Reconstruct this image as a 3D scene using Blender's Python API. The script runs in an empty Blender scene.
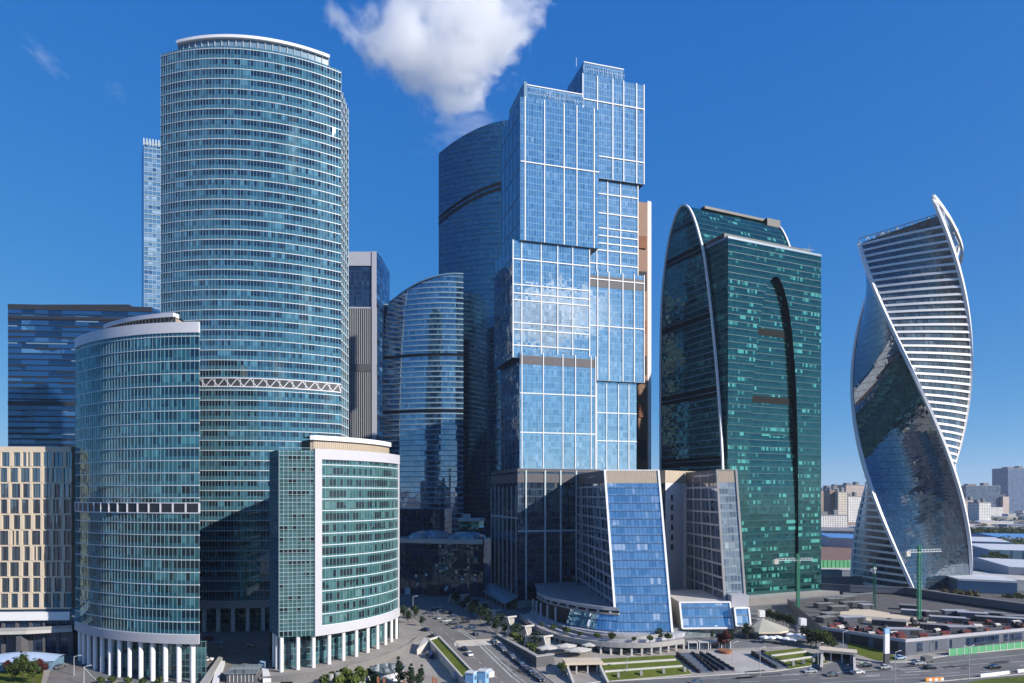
import bpy, bmesh, math, random
from mathutils import Vector, Matrix
from math import sin, cos, pi, radians, sqrt, floor, atan2, hypot, tan
random.seed(11)
sc = bpy.context.scene
COL = sc.collection
F, HZ, CH = 683.0, 495.0, 65.0          # focal length in pixels, horizon row, eye height in metres

# ------------------------------------------------------------------ ground profile
def gh(y):
    """Height of the ground at distance y: the embankment rises 4 m to the plaza."""
    if y < 244: return 0.0
    if y > 284: return 4.0
    return 4.0 * (y - 244) / 40.0

def at(px, py):
    """Ground point seen at a picture position (used to survey the site plan)."""
    lo, hi = 60.0, 30000.0
    for _ in range(70):
        m = (lo + hi) / 2
        if (CH - gh(m)) * F / m > py - HZ: lo = m
        else: hi = m
    return ((px - 512) * lo / F, lo, gh(lo))

def X(px, d): return (px - 512) * d / F
def Z(py, d): return CH + (HZ - py) * d / F

# ------------------------------------------------------------------ mesh builder
class MB:
    def __init__(s): s.v = []; s.f = []; s.m = []; s.uv = []
    def face(s, pts, m=0, uv=None):
        i = len(s.v); s.v += [tuple(p) for p in pts]
        s.f.append(tuple(range(i, i + len(pts)))); s.m.append(m)
        s.uv.append(uv if uv else [(p[0] + p[1] * .31, p[2]) for p in pts])
    def wall(s, a, b, z0, z1, m=0, u0=0.0, u1=None):
        if u1 is None: u1 = u0 + hypot(b[0] - a[0], b[1] - a[1])
        s.face([(a[0], a[1], z0), (b[0], b[1], z0), (b[0], b[1], z1), (a[0], a[1], z1)], m,
               [(u0, z0), (u1, z0), (u1, z1), (u0, z1)])
    def strip(s, path, z0, z1, m=0):
        u = 0.0
        for a, b in zip(path, path[1:]):
            l = hypot(b[0] - a[0], b[1] - a[1]); s.wall(a, b, z0, z1, m, u, u + l); u += l
    def flat(s, poly, z, m=0):
        s.face([(p[0], p[1], z) for p in poly], m, [(p[0], p[1]) for p in poly])
    def prism(s, poly, z0, z1, m=0, mt=None, bottom=False):
        s.strip(list(poly) + [poly[0]], z0, z1, m)
        s.flat(poly, z1, m if mt is None else mt)
        if bottom: s.flat(list(reversed(poly)), z0, m)
    def obox(s, o, a, b, c, m=0):
        o, a, b, c = Vector(o), Vector(a), Vector(b), Vector(c)
        P = lambda i, j, k: o + a * i + b * j + c * k
        for q in (((0,0,0),(0,1,0),(1,1,0),(1,0,0)), ((0,0,1),(1,0,1),(1,1,1),(0,1,1)), ((0,0,0),(1,0,0),(1,0,1),(0,0,1)),
                  ((1,0,0),(1,1,0),(1,1,1),(1,0,1)), ((1,1,0),(0,1,0),(0,1,1),(1,1,1)), ((0,1,0),(0,0,0),(0,0,1),(0,1,1))):
            s.face([P(*t) for t in q], m)
    def box(s, cx, cy, z0, sx, sy, sz, rot=0.0, m=0):
        u = Vector((cos(rot), sin(rot), 0)); w = Vector((-sin(rot), cos(rot), 0))
        s.obox(Vector((cx, cy, z0)) - u * sx / 2 - w * sy / 2, u * sx, w * sy, (0, 0, sz), m)
    def cyl(s, x, y, z0, z1, r, n=12, m=0, r2=None, top=True):
        r2 = r if r2 is None else r2
        for i in range(n):
            a, b = 2 * pi * i / n, 2 * pi * (i + 1) / n
            s.face([(x + r * cos(a), y + r * sin(a), z0), (x + r * cos(b), y + r * sin(b), z0),
                    (x + r2 * cos(b), y + r2 * sin(b), z1), (x + r2 * cos(a), y + r2 * sin(a), z1)], m)
        if top and r2 > 0: s.face([(x + r2 * cos(2 * pi * i / n), y + r2 * sin(2 * pi * i / n), z1) for i in range(n)], m)
    def bar(s, a, b, w, m=0, w2=None):
        """Square bar from a to b."""
        a, b = Vector(a), Vector(b); d = b - a
        if d.length < 1e-6: return
        d2 = d.normalized()
        up = Vector((0, 0, 1)) if abs(d2.z) < .95 else Vector((0, 1, 0))
        x = d2.cross(up).normalized() * (w2 or w); y = x.cross(d2).normalized() * w
        s.obox(a - x / 2 - y / 2, x, y, d, m)
    def bars(s, pts, w, m=0, w2=None):
        for a, b in zip(pts, pts[1:]): s.bar(a, b, w, m, w2)
    def band(s, path, z0, z1, out, m=0, back=0.0):
        """A horizontal strip standing out from a wall that follows path."""
        o = offset(path, out); i = offset(path, -back) if back else path
        u = 0.0
        for k in range(len(path) - 1):
            l = hypot(o[k+1][0] - o[k][0], o[k+1][1] - o[k][1])
            s.wall(o[k], o[k+1], z0, z1, m, u, u + l); u += l
            s.face([(*o[k], z1), (*o[k+1], z1), (*i[k+1], z1), (*i[k], z1)], m)
            s.face([(*i[k], z0), (*i[k+1], z0), (*o[k+1], z0), (*o[k], z0)], m)
        for k in (0, -1): s.face([(*o[k], z0), (*i[k], z0), (*i[k], z1), (*o[k], z1)], m)
    def posts(s, path, z0, z1, w, out, m=0, every=1, first=0):
        """Vertical bars on a wall at every n-th vertex of path."""
        for k in range(first, len(path), every):
            a = path[max(0, k - 1)]; b = path[min(len(path) - 1, k + 1)]
            u = Vector((b[0] - a[0], b[1] - a[1], 0)).normalized(); n = Vector((u.y, -u.x, 0))
            p = Vector((path[k][0], path[k][1], z0))
            q = [p - u * w / 2, p - u * w / 2 + n * out, p + u * w / 2 + n * out, p + u * w / 2]
            t = Vector((0, 0, z1 - z0))
            for i in range(3): s.face([q[i], q[i+1], q[i+1] + t, q[i] + t], m)
            s.face([e + t for e in q], m)
    def build(s, name, mats, parent=None, world=True, smooth=False):
        me = bpy.data.meshes.new(name)
        me.from_pydata(s.v, [], s.f)
        if not isinstance(mats, (list, tuple)): mats = [mats]
        for x in mats: me.materials.append(x)
        me.polygons.foreach_set('material_index', s.m)
        uv = me.uv_layers.new(name='UVMap')
        uv.data.foreach_set('uv', [c for f in s.uv for p in f for c in p])
        if smooth: me.polygons.foreach_set('use_smooth', [True] * len(s.f))
        me.update()
        o = bpy.data.objects.new(name, me); COL.objects.link(o)
        if parent is not None:
            o.parent = parent
            if world:
                top = Vector((0, 0, 0)); q = parent
                while q: top += q.location; q = q.parent
                o.location = -top
        return o

def offset(path, d):
    """Path moved d to its right-hand (outer) side."""
    out = []
    for k in range(len(path)):
        p = path[k]; ns = []
        for a, b in ((k - 1, k), (k, k + 1)):
            if a < 0 or b >= len(path): continue
            u = Vector((path[b][0] - path[a][0], path[b][1] - path[a][1]))
            if u.length > 1e-9: u.normalize(); ns.append(Vector((u.y, -u.x)))
        n = sum(ns, Vector((0, 0))); n.normalize()
        c = max(.5, n.dot(ns[0])); out.append((p[0] + n.x * d / c, p[1] + n.y * d / c))
    return out

def resample(path, step):
    seg = [hypot(b[0]-a[0], b[1]-a[1]) for a, b in zip(path, path[1:])]; L = sum(seg)
    n = max(1, round(L / step)); out = []
    for i in range(n + 1):
        t = L * i / n; k = 0
        while k < len(seg) - 1 and t > seg[k]: t -= seg[k]; k += 1
        f = t / seg[k]; a, b = path[k], path[k + 1]
        out.append((a[0] + (b[0] - a[0]) * f, a[1] + (b[1] - a[1]) * f))
    return out

def smooth_path(pts, n=8):
    """Catmull-Rom curve through pts."""
    P = [Vector(p) for p in pts]; P = [P[0] * 2 - P[1]] + P + [P[-1] * 2 - P[-2]]; out = []
    for k in range(1, len(P) - 2):
        a, b, c, d = P[k-1:k+3]
        for i in range(n):
            t = i / n
            out.append(tuple(.5 * ((2*b) + (c-a)*t + (2*a-5*b+4*c-d)*t*t + (3*b-a-3*c+d)*t**3)))
    return out + [tuple(P[-2])]

def circ3(a, b, c):
    ax, ay = a; bx, by = b; cx, cy = c
    d = 2 * (ax*(by-cy) + bx*(cy-ay) + cx*(ay-by))
    ux = ((ax*ax+ay*ay)*(by-cy) + (bx*bx+by*by)*(cy-ay) + (cx*cx+cy*cy)*(ay-by)) / d
    uy = ((ax*ax+ay*ay)*(cx-bx) + (bx*bx+by*by)*(ax-cx) + (cx*cx+cy*cy)*(bx-ax)) / d
    return (ux, uy), hypot(ax - ux, ay - uy)

def arc(c, r, a0, a1, n):
    return [(c[0] + r * cos(a0 + (a1-a0)*i/n), c[1] + r * sin(a0 + (a1-a0)*i/n)) for i in range(n + 1)]

def tag(o, label=None, cat=None, group=None, kind=None):
    if label: o['label'] = label
    if cat: o['category'] = cat
    if group: o['group'] = group
    if kind: o['kind'] = kind
    return o

def thing(name, label, cat, loc=(0, 0, 0), rz=0.0, group=None):
    o = bpy.data.objects.new(name, None); COL.objects.link(o)
    o.location = loc; o.rotation_euler = (0, 0, rz); o.empty_display_size = .5
    return tag(o, label, cat, group)

def dup(root, loc, rz=0.0, label=None, group=None, scale=1.0, swap=None):
    """Copy of a thing with copies of its parts and sub-parts; swap = {part name: material}."""
    r = root.copy(); COL.objects.link(r); r.location = loc; r.rotation_euler = (0, 0, rz)
    if scale != 1.0: r.scale = (scale,) * 3 if isinstance(scale, (int, float)) else scale
    if label: r['label'] = label
    if group: r['group'] = group
    def go(src, dst):
        for ch in list(src.children):
            c = ch.copy(); COL.objects.link(c); c.parent = dst; go(ch, c)
            for k, mt in (swap or {}).items():
                if ch.name.split('.')[0] == k:
                    c.material_slots[0].link = 'OBJECT'; c.material_slots[0].material = mt
    go(root, r)
    return r
# ------------------------------------------------------------------ materials
class NT:
    def __init__(s, name):
        s.mat = bpy.data.materials.new(name); s.mat.use_nodes = True
        s.t = s.mat.node_tree; s.t.nodes.clear()
        s.out = s.t.nodes.new('ShaderNodeOutputMaterial')
    def n(s, kind, **kw):
        x = s.t.nodes.new('ShaderNode' + kind)
        for k, v in kw.items(): setattr(x, k, v)
        return x
    def put(s, sock, v):
        if isinstance(v, bpy.types.NodeSocket): s.t.links.new(v, sock)
        else: sock.default_value = v
    def m(s, op, a, b=0.0, c=0.0):
        x = s.n('Math', operation=op); s.put(x.inputs[0], a); s.put(x.inputs[1], b); s.put(x.inputs[2], c); return x.outputs[0]
    def vm(s, op, a, b=(0, 0, 0), scale=None):
        x = s.n('VectorMath', operation=op); s.put(x.inputs[0], a); s.put(x.inputs[1], b)
        if scale is not None: s.put(x.inputs['Scale'], scale)
        return x.outputs[0]
    def xyz(s, a, b, c=0.0):
        x = s.n('CombineXYZ'); s.put(x.inputs[0], a); s.put(x.inputs[1], b); s.put(x.inputs[2], c); return x.outputs[0]
    def mix(s, f, a, b, mode='MIX'):
        x = s.n('Mix', data_type='RGBA', blend_type=mode, clamp_factor=True)
        s.put(x.inputs[0], f); s.put(x.inputs[6], a); s.put(x.inputs[7], b); return x.outputs[2]
    def ramp(s, f, stops, interp='LINEAR'):
        x = s.n('ValToRGB'); x.color_ramp.interpolation = interp; e = x.color_ramp.elements
        while len(e) < len(stops): e.new(.5)
        for i, (p, c) in enumerate(stops): e[i].position = p; e[i].color = c4(c)
        s.put(x.inputs[0], f); return x.outputs[0]
    def noise(s, vec, scale, detail=3.0, rough=.55):
        x = s.n('TexNoise'); s.put(x.inputs['Vector'], vec); x.inputs['Scale'].default_value = scale
        x.inputs['Detail'].default_value = detail; x.inputs['Roughness'].default_value = rough; return x

def c4(c): return (*c[:3], 1.0) if not isinstance(c, (int, float)) else (c, c, c, 1.0)

def plain(name, col, rough=.7, var=.18, scale=.35, metal=0.0, bump=0.0, spec=.4):
    """Matt surface whose colour is mottled and stained by two noises."""
    t = NT(name); g = t.n('TexCoord').outputs['Object']
    a = t.noise(g, scale, 5).outputs[0]; b = t.noise(g, scale * 9, 3).outputs[0]
    k = t.m('ADD', t.m('MULTIPLY', t.m('SUBTRACT', a, .5), 2.2 * var), t.m('MULTIPLY', t.m('SUBTRACT', b, .5), 1.2 * var))
    k = t.m('ADD', k, 1.0)
    c = t.vm('SCALE', c4(col)[:3], scale=k)
    p = t.n('BsdfPrincipled'); t.put(p.inputs['Base Color'], c); p.inputs['Roughness'].default_value = rough
    p.inputs['Metallic'].default_value = metal; p.inputs['Specular IOR Level'].default_value = spec
    if bump:
        bn = t.n('Bump'); bn.inputs['Strength'].default_value = bump; t.put(bn.inputs['Height'], b); t.put(p.inputs['Normal'], bn.outputs[0])
    t.put(t.out.inputs[0], p.outputs[0]); return t.mat

def glass(name, dark, mid, light, span, w=1.5, h=4.3, z0=0.0, sp=.35, tint=(.8, .95, 1.0), ior=2.3, rough=.02,
          tilt=.012, wob=.02, probs=(.25, .75, .93), frame=None, fw=0.0, fh=0.0, half=0.0, rs=1.0, grp=.45, low=0.0):
    """Coated curtain-wall glass: panes w wide, storeys h high. Every pane has its own room behind it
    (dark, mid or with a pale blind) and leans a hair differently, so reflections break up from pane to pane."""
    t = NT(name); uv = t.n('UVMap'); uv.uv_map = 'UVMap'
    sx = t.n('SeparateXYZ'); t.put(sx.inputs[0], uv.outputs[0])
    u = t.m('DIVIDE', sx.outputs[0], w); v = t.m('DIVIDE', t.m('SUBTRACT', sx.outputs[1], z0), h)
    cu, cv = t.m('FLOOR', u), t.m('FLOOR', v); fu, fv = t.m('FRACT', u), t.m('FRACT', v)
    issp = t.m('LESS_THAN', fv, sp)
    cell = t.xyz(cu, t.m('ADD', t.m('MULTIPLY', cv, 2.0), issp))
    wn = t.n('TexWhiteNoise', noise_dimensions='2D'); t.put(wn.inputs['Vector'], cell)
    w2 = t.n('TexWhiteNoise', noise_dimensions='2D'); t.put(w2.inputs['Vector'], t.xyz(t.m('FLOOR', t.m('DIVIDE', u, 5.0)), cv, 0))
    big = t.noise(uv.outputs[0], .035, 2)
    r = t.m('ADD', t.m('MULTIPLY', wn.outputs[0], 1 - grp), t.m('MULTIPLY', w2.outputs[0], grp))
    r = t.m('ADD', r, t.m('MULTIPLY', t.m('SUBTRACT', big.outputs[0], .5), .5))
    if low: r = t.m('ADD', r, t.m('MULTIPLY', low, t.m('MINIMUM', t.m('MAXIMUM', t.m('DIVIDE', t.m('SUBTRACT', 130.0, sx.outputs[1]), 110.0), 0.0), 1.0)))
    vis = t.ramp(r, [(0, dark), (probs[0], mid), (probs[1], [.6 * a + .4 * b for a, b in zip(mid, light)]), (probs[2], light)], 'CONSTANT')
    spc = t.vm('SCALE', c4(span)[:3], scale=t.m('ADD', .8, t.m('MULTIPLY', wn.outputs[0], .4)))
    base = t.mix(issp, vis, spc)
    d = t.n('BsdfDiffuse'); t.put(d.inputs[0], base)
    geo = t.n('NewGeometry').outputs['Normal']
    nz = t.vm('SCALE', t.vm('SUBTRACT', wn.outputs[1], (.5, .5, .5)), scale=tilt * 2)
    ns = t.noise(uv.outputs[0], .11, 1.5)
    n2 = t.vm('SCALE', t.vm('SUBTRACT', ns.outputs[1], (.5, .5, .5)), scale=wob * 2)
    nrm = t.vm('NORMALIZE', t.vm('ADD', geo, t.vm('ADD', nz, n2)))
    g = t.n('BsdfGlossy'); g.inputs['Roughness'].default_value = rough
    tv = t.m('ADD', .85, t.m('MULTIPLY', wn.outputs[0], .3))
    t.put(g.inputs['Color'], t.vm('SCALE', c4(tint)[:3], scale=tv)); t.put(g.inputs['Normal'], nrm)
    inc = t.n('NewGeometry').outputs['Incoming']
    dp = t.n('VectorMath', operation='DOT_PRODUCT'); t.put(dp.inputs[0], inc); t.put(dp.inputs[1], nrm)
    f0 = ((ior - 1) / (ior + 1)) ** 2
    fac = t.m('POWER', t.m('SUBTRACT', 1.0, t.m('MINIMUM', t.m('ABSOLUTE', dp.outputs['Value']), 1.0)), 4.5)
    fac = t.m('MULTIPLY', t.m('ADD', t.m('MULTIPLY', fac, (1 - f0) * .8), f0), rs)
    mx = t.n('MixShader'); t.put(mx.inputs[0], fac); t.put(mx.inputs[1], d.outputs[0]); t.put(mx.inputs[2], g.outputs[0])
    res = mx.outputs[0]
    if frame is not None:
        k = t.m('MAXIMUM', t.m('LESS_THAN', fu, fw / w), t.m('LESS_THAN', fv, fh / h))
        if half: k = t.m('MAXIMUM', k, t.m('LESS_THAN', t.m('ABSOLUTE', t.m('SUBTRACT', fv, sp)), half / h))
        p = t.n('BsdfPrincipled'); p.inputs['Base Color'].default_value = c4(frame); p.inputs['Roughness'].default_value = .5
        m2 = t.n('MixShader'); t.put(m2.inputs[0], k); t.put(m2.inputs[1], res); t.put(m2.inputs[2], p.outputs[0]); res = m2.outputs[0]
    t.put(t.out.inputs[0], res); return t.mat

def blockwall(name, wallc, winc, w=3.2, h=3.1, ww=.55, wh=.5, rough=.8):
    """Far-away plastered or panel wall with its pattern of windows (buildings a kilometre and more off)."""
    t = NT(name); uv = t.n('UVMap'); uv.uv_map = 'UVMap'; sx = t.n('SeparateXYZ'); t.put(sx.inputs[0], uv.outputs[0])
    u = t.m('DIVIDE', sx.outputs[0], w); v = t.m('DIVIDE', sx.outputs[1], h)
    fu, fv = t.m('FRACT', u), t.m('FRACT', v)
    k = t.m('MULTIPLY', t.m('LESS_THAN', fu, ww), t.m('LESS_THAN', fv, wh))
    wn = t.n('TexWhiteNoise', noise_dimensions='2D'); t.put(wn.inputs['Vector'], t.xyz(t.m('FLOOR', u), t.m('FLOOR', v)))
    win = t.vm('SCALE', c4(winc)[:3], scale=t.m('ADD', .5, wn.outputs[0]))
    nz = t.noise(uv.outputs[0], .05, 4).outputs[0]
    wl = t.vm('SCALE', c4(wallc)[:3], scale=t.m('ADD', .75, t.m('MULTIPLY', nz, .5)))
    p = t.n('BsdfPrincipled'); t.put(p.inputs['Base Color'], t.mix(k, wl, win))
    t.put(p.inputs['Roughness'], t.m('SUBTRACT', rough, t.m('MULTIPLY', k, rough - .15)))
    t.put(t.out.inputs[0], p.outputs[0]); return t.mat

def grassmat(name, a, b, scale=.8):
    t = NT(name); g = t.n('TexCoord').outputs['Object']
    n1 = t.noise(g, scale, 6, .7).outputs[0]; n2 = t.noise(g, scale * .12, 2).outputs[0]
    c = t.ramp(t.m('ADD', t.m('MULTIPLY', n1, .6), t.m('MULTIPLY', n2, .4)), [(.35, a), (.62, b)])
    p = t.n('BsdfPrincipled'); t.put(p.inputs['Base Color'], c); p.inputs['Roughness'].default_value = .9; p.inputs['Specular IOR Level'].default_value = .1
    t.put(t.out.inputs[0], p.outputs[0]); return t.mat

def leafmat(name, a, b):
    t = NT(name); oi = t.n('ObjectInfo').outputs['Random']; g = t.n('TexCoord').outputs['Object']
    n1 = t.noise(g, 1.3, 4).outputs[0]
    c = t.ramp(t.m('ADD', t.m('MULTIPLY', n1, .8), t.m('MULTIPLY', oi, .25)), [(.3, a), (.8, b)])
    d = t.n('BsdfPrincipled'); t.put(d.inputs['Base Color'], c); d.inputs['Roughness'].default_value = .65; d.inputs['Specular IOR Level'].default_value = .25
    tr = t.n('BsdfTranslucent'); t.put(tr.inputs[0], c)
    mx = t.n('MixShader'); mx.inputs[0].default_value = .25; t.put(mx.inputs[1], d.outputs[0]); t.put(mx.inputs[2], tr.outputs[0])
    t.put(t.out.inputs[0], mx.outputs[0]); return t.mat

M = dict(
    white=plain('white_metal', (.78, .78, .79), .45, .05), grey_panel=plain('grey_panel', (.42, .42, .46), .5, .06),
    lilac_panel=plain('pale_panel', (.60, .60, .65), .5, .06), dark=plain('dark_metal', (.03, .032, .038), .5, .2),
    louvre=plain('dark_louvre', (.05, .055, .065), .55, .2), mullion=plain('pale_mullion', (.50, .56, .58), .45, .06),
    market=plain('market_roof', (.105, .098, .10), .9, .5, .25), darkband=plain('dark_band', (.007, .010, .016), .7, .1, .35, 0, 0, .1), umber=plain('umber_band', (.022, .024, .024), .8, .1, .35, 0, 0, .05), midgrey=plain('mid_grey_stone', (.19, .185, .18), .85, .2, .1), framepan=plain('pale_frame_panel', (.47, .465, .51), .5, .05), bandC=plain('storey_band', (.56, .62, .65), .45, .05), bandB=plain('storey_band_dim', (.30, .40, .44), .45, .05), thin=plain('thin_mullion', (.27, .40, .44), .4, .05), navymull=plain('navy_mullion', (.03, .085, .14), .4, .08), taupe=plain('taupe_rib', (.29, .30, .31), .6, .1),
    bluemull=plain('blue_mullion', (.14, .24, .34), .4, .08),
    concrete=plain('concrete', (.34, .33, .32), .85, .22, .12), pale_conc=plain('pale_concrete', (.50, .48, .45), .85, .18, .1),
    beige=plain('beige_stone', (.62, .52, .40), .8, .10), tan=plain('tan_metal', (.42, .35, .27), .6, .12),
    brown=plain('brown_louvre', (.10, .095, .105), .6, .15), roofgrey=plain('roof_grey', (.22, .22, .23), .9, .25, .08),
    asphalt=plain('asphalt', (.135, .132, .135), .9, .45, .05), asphalt2=plain('asphalt_worn', (.17, .16, .155), .9, .42, .04),
    paving=plain('paving', (.30, .275, .25), .9, .38, .12), paint=plain('road_paint', (.48, .48, .47), .7, .5, .5),
    paving2=plain('granite_paving', (.38, .36, .34), .85, .25, .10),
    soil=plain('city_ground', (.145, .15, .155), .95, .35, .012), green_paint=plain('green_paint', (.03, .20, .13), .5, .15),
    hoarding=plain('green_hoarding', (.10, .36, .17), .6, .15), orange=plain('orange_paint', (.75, .30, .05), .5, .1),
    red=plain('red_cloth', (.12, .02, .025), .8, .3), bluebox=plain('blue_cladding', (.22, .42, .66), .5, .1),
    darkbox=plain('dark_container', (.055, .058, .068), .6, .3), bluedark=plain('slate_container', (.10, .115, .15), .6, .25),
    rust=plain('rust_roof', (.20, .12, .09), .9, .3), teak=plain('terracotta', (.30, .13, .07), .8, .2),
    black=plain('black_rubber', (.012, .012, .013), .8, .2), stone_dark=plain('dark_stone', (.10, .10, .11), .8, .25),
    blue_roof=plain('blue_roof', (.10, .27, .52), .6, .15), pale_roof=plain('pale_roof', (.55, .57, .60), .7, .15),
)
M['grass'] = grassmat('lawn_grass', (.055, .085, .014), (.125, .145, .03))
M['leaf'] = leafmat('leaf_green', (.03, .055, .015), (.085, .12, .03))
M['leaf_dark'] = leafmat('leaf_dark', (.015, .033, .02), (.04, .07, .035))
M['leaf_lime'] = leafmat('leaf_lime', (.07, .11, .02), (.16, .20, .04))
M['leaf_red'] = leafmat('leaf_red', (.06, .018, .018), (.12, .03, .03))
M['leaf_olive'] = leafmat('leaf_olive', (.05, .05, .02), (.11, .095, .04))
M['bark'] = plain('bark', (.09, .07, .05), .9, .3, 2)

M['gA'] = glass('teal_glass_fine', (.012, .02, .025), (.03, .095, .10), (.10, .20, .21), (.045, .13, .14), w=1.45, h=4.2, z0=16.3, sp=.42,
                tint=(.72, .98, 1.0), ior=1.9, tilt=.014, probs=(.50, .68, .90))
M['gAflat'] = glass('teal_glass_gridded', (.015, .02, .025), (.035, .095, .10), (.08, .16, .17), (.05, .125, .135), w=1.45, h=4.2, z0=16.3, sp=.55,
                tint=(.72, .98, 1.0), ior=1.8, tilt=.012, probs=(.40, .6, .93))
M['gB'] = glass('deep_teal_glass', (.004, .010, .016), (.018, .082, .10), (.06, .20, .23), (.018, .085, .115), w=1.5, h=4.29, z0=16.7, sp=.38,
                tint=(.62, .92, 1.0), ior=2.1, tilt=.010, probs=(.52, .68, .80))
M['gC'] = glass('blue_teal_glass', (.006, .015, .034), (.018, .072, .12), (.07, .20, .28), (.04, .125, .18), w=1.45, h=4.47, z0=17.8, sp=.45,
                tint=(.66, .92, 1.0), ior=2.15, tilt=.003, wob=.005, rough=.004, probs=(.53, .70, .84))
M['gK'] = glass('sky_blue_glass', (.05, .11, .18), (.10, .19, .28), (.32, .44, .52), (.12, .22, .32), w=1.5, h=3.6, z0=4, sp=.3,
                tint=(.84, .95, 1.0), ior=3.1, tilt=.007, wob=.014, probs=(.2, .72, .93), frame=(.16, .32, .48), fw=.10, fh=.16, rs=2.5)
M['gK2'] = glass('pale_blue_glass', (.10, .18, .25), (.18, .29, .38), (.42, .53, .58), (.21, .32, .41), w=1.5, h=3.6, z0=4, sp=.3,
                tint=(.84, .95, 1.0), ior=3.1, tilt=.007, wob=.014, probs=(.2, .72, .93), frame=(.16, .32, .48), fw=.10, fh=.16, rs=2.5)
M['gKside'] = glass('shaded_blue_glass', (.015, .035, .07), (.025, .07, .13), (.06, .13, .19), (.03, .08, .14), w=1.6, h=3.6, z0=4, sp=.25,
                tint=(.72, .88, 1.0), ior=2.6, tilt=.010, wob=.03, probs=(.3, .8, .96), frame=(.05, .11, .18), fw=.10, fh=.14)  # darker copy of the blue glass, the side faces' shade in its colour
M['gPod'] = glass('podium_glass', (.008, .014, .030), (.018, .034, .06), (.20, .22, .17), (.03, .05, .075), w=1.5, h=4.0, z0=4, sp=.22,
                tint=(.60, .80, 1.0), ior=2.2, tilt=.02, wob=.04, probs=(.4, .8, .96), frame=(.07, .10, .14), fw=.10, fh=.16)
M['gWedge'] = glass('slanted_blue_glass', (.08, .18, .29), (.14, .26, .37), (.52, .61, .66), (.16, .28, .39), w=1.55, h=3.9, z0=4, sp=.3,
                tint=(.82, .94, 1.0), ior=2.9, tilt=.02, wob=.03, grp=.55, probs=(.33, .70, .80), frame=(.02, .06, .13), fw=.16, fh=.42, rs=2.3)
M['gPale'] = glass('pale_grey_glass', (.10, .13, .15), (.17, .21, .23), (.38, .42, .42), (.2, .25, .27), w=1.5, h=3.9, z0=4, sp=.3,
                tint=(.9, .96, 1.0), ior=2.2, tilt=.03, wob=.03, probs=(.3, .75, .93), frame=(.25, .27, .28), fw=.12, fh=.25)
M['gE'] = glass('green_glass', (.003, .018, .022), (.006, .034, .036), (.07, .30, .26), (.005, .036, .036), w=1.4, h=3.85, z0=4, sp=.5,
                tint=(.42, .86, .90), ior=2.25, tilt=.008, wob=.012, grp=.6, low=.14, probs=(.46, .74, .85), frame=(.01, .05, .055), fw=.0, fh=.25)
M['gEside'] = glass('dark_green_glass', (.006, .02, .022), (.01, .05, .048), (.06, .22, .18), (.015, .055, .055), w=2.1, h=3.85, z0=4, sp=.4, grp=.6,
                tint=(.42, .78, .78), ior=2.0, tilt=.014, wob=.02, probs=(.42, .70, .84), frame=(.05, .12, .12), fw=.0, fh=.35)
M['gV'] = glass('twisted_blue_glass', (.012, .025, .045), (.02, .045, .075), (.05, .085, .11), (.015, .035, .06), w=1.5, h=4.3, z0=4, sp=.3,
                tint=(.78, .88, 1.0), ior=2.7, tilt=.005, wob=.007, probs=(.4, .8, .97), frame=(.03, .05, .07), fw=.12, fh=.22)
M['gVs'] = glass('twisted_dark_glass', (.02, .03, .04), (.045, .07, .09), (.13, .17, .18), (.04, .06, .08), w=1.5, h=4.3, z0=4, sp=.1,
                tint=(.85, .92, 1.0), ior=2.0, tilt=.02, probs=(.45, .8, .95), frame=(.16, .18, .20), fw=.12, fh=.05)
M['gFW'] = glass('federation_glass', (.010, .026, .06), (.03, .085, .16), (.12, .24, .34), (.075, .16, .25), w=1.5, h=4.2, z0=4, sp=.28,
                tint=(.74, .88, 1.0), ior=2.2, tilt=.008, wob=.02, probs=(.45, .8, .95), frame=(.13, .22, .32), fw=.0, fh=.4, rs=2.2)
M['gFE'] = glass('deep_blue_glass', (.004, .026, .058), (.008, .048, .098), (.03, .10, .17), (.012, .058, .11), w=1.5, h=4.3, z0=4, sp=.3,
                tint=(.45, .78, 1.0), ior=2.0, tilt=.008, wob=.012, probs=(.35, .85, .97), frame=(.014, .07, .12), fw=.0, fh=.4, rs=1.6)
M['gL'] = glass('striped_blue_glass', (.004, .014, .045), (.012, .05, .14), (.08, .20, .36), (.02, .075, .18), w=9.0, h=4.0, z0=4, sp=.3,
                tint=(.6, .82, 1.0), ior=2.3, tilt=.01, wob=.012, probs=(.42, .80, .93), frame=(.005, .015, .035), fw=.0, fh=1.0)
M['gT'] = glass('light_blue_glass', (.03, .08, .17), (.08, .18, .31), (.30, .42, .54), (.12, .22, .34), w=3, h=3.8, z0=4, sp=.3,
                tint=(.8, .92, 1.0), ior=2.4, tilt=.02, probs=(.2, .55, .8), frame=(.35, .42, .5), fw=.2, fh=.4)
M['gM'] = glass('navy_glass', (.008, .012, .03), (.015, .03, .07), (.05, .09, .14), (.015, .03, .06), w=2, h=3.9, z0=4, sp=.2,
                tint=(.7, .85, 1.0), ior=2.0, tilt=.015, probs=(.5, .85, .97), frame=(.03, .05, .09), fw=.15, fh=.2)
M['gBeige'] = glass('window_glass', (.02, .025, .035), (.04, .055, .07), (.18, .2, .2), (.05, .06, .07), w=1.2, h=5, z0=0, sp=.05,
                tint=(.85, .93, 1.0), ior=2.0, tilt=.02, probs=(.4, .8, .93), rs=2.0)
M['lobby'] = glass('lobby_glass', (.01, .025, .035), (.03, .10, .12), (.10, .26, .28), (.03, .09, .10), w=1.5, h=2.2, z0=0, sp=.2,
                tint=(.75, .95, 1.0), ior=1.8, tilt=.01, probs=(.4, .75, .95), frame=(.2, .28, .30), fw=.10, fh=.12)
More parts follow.
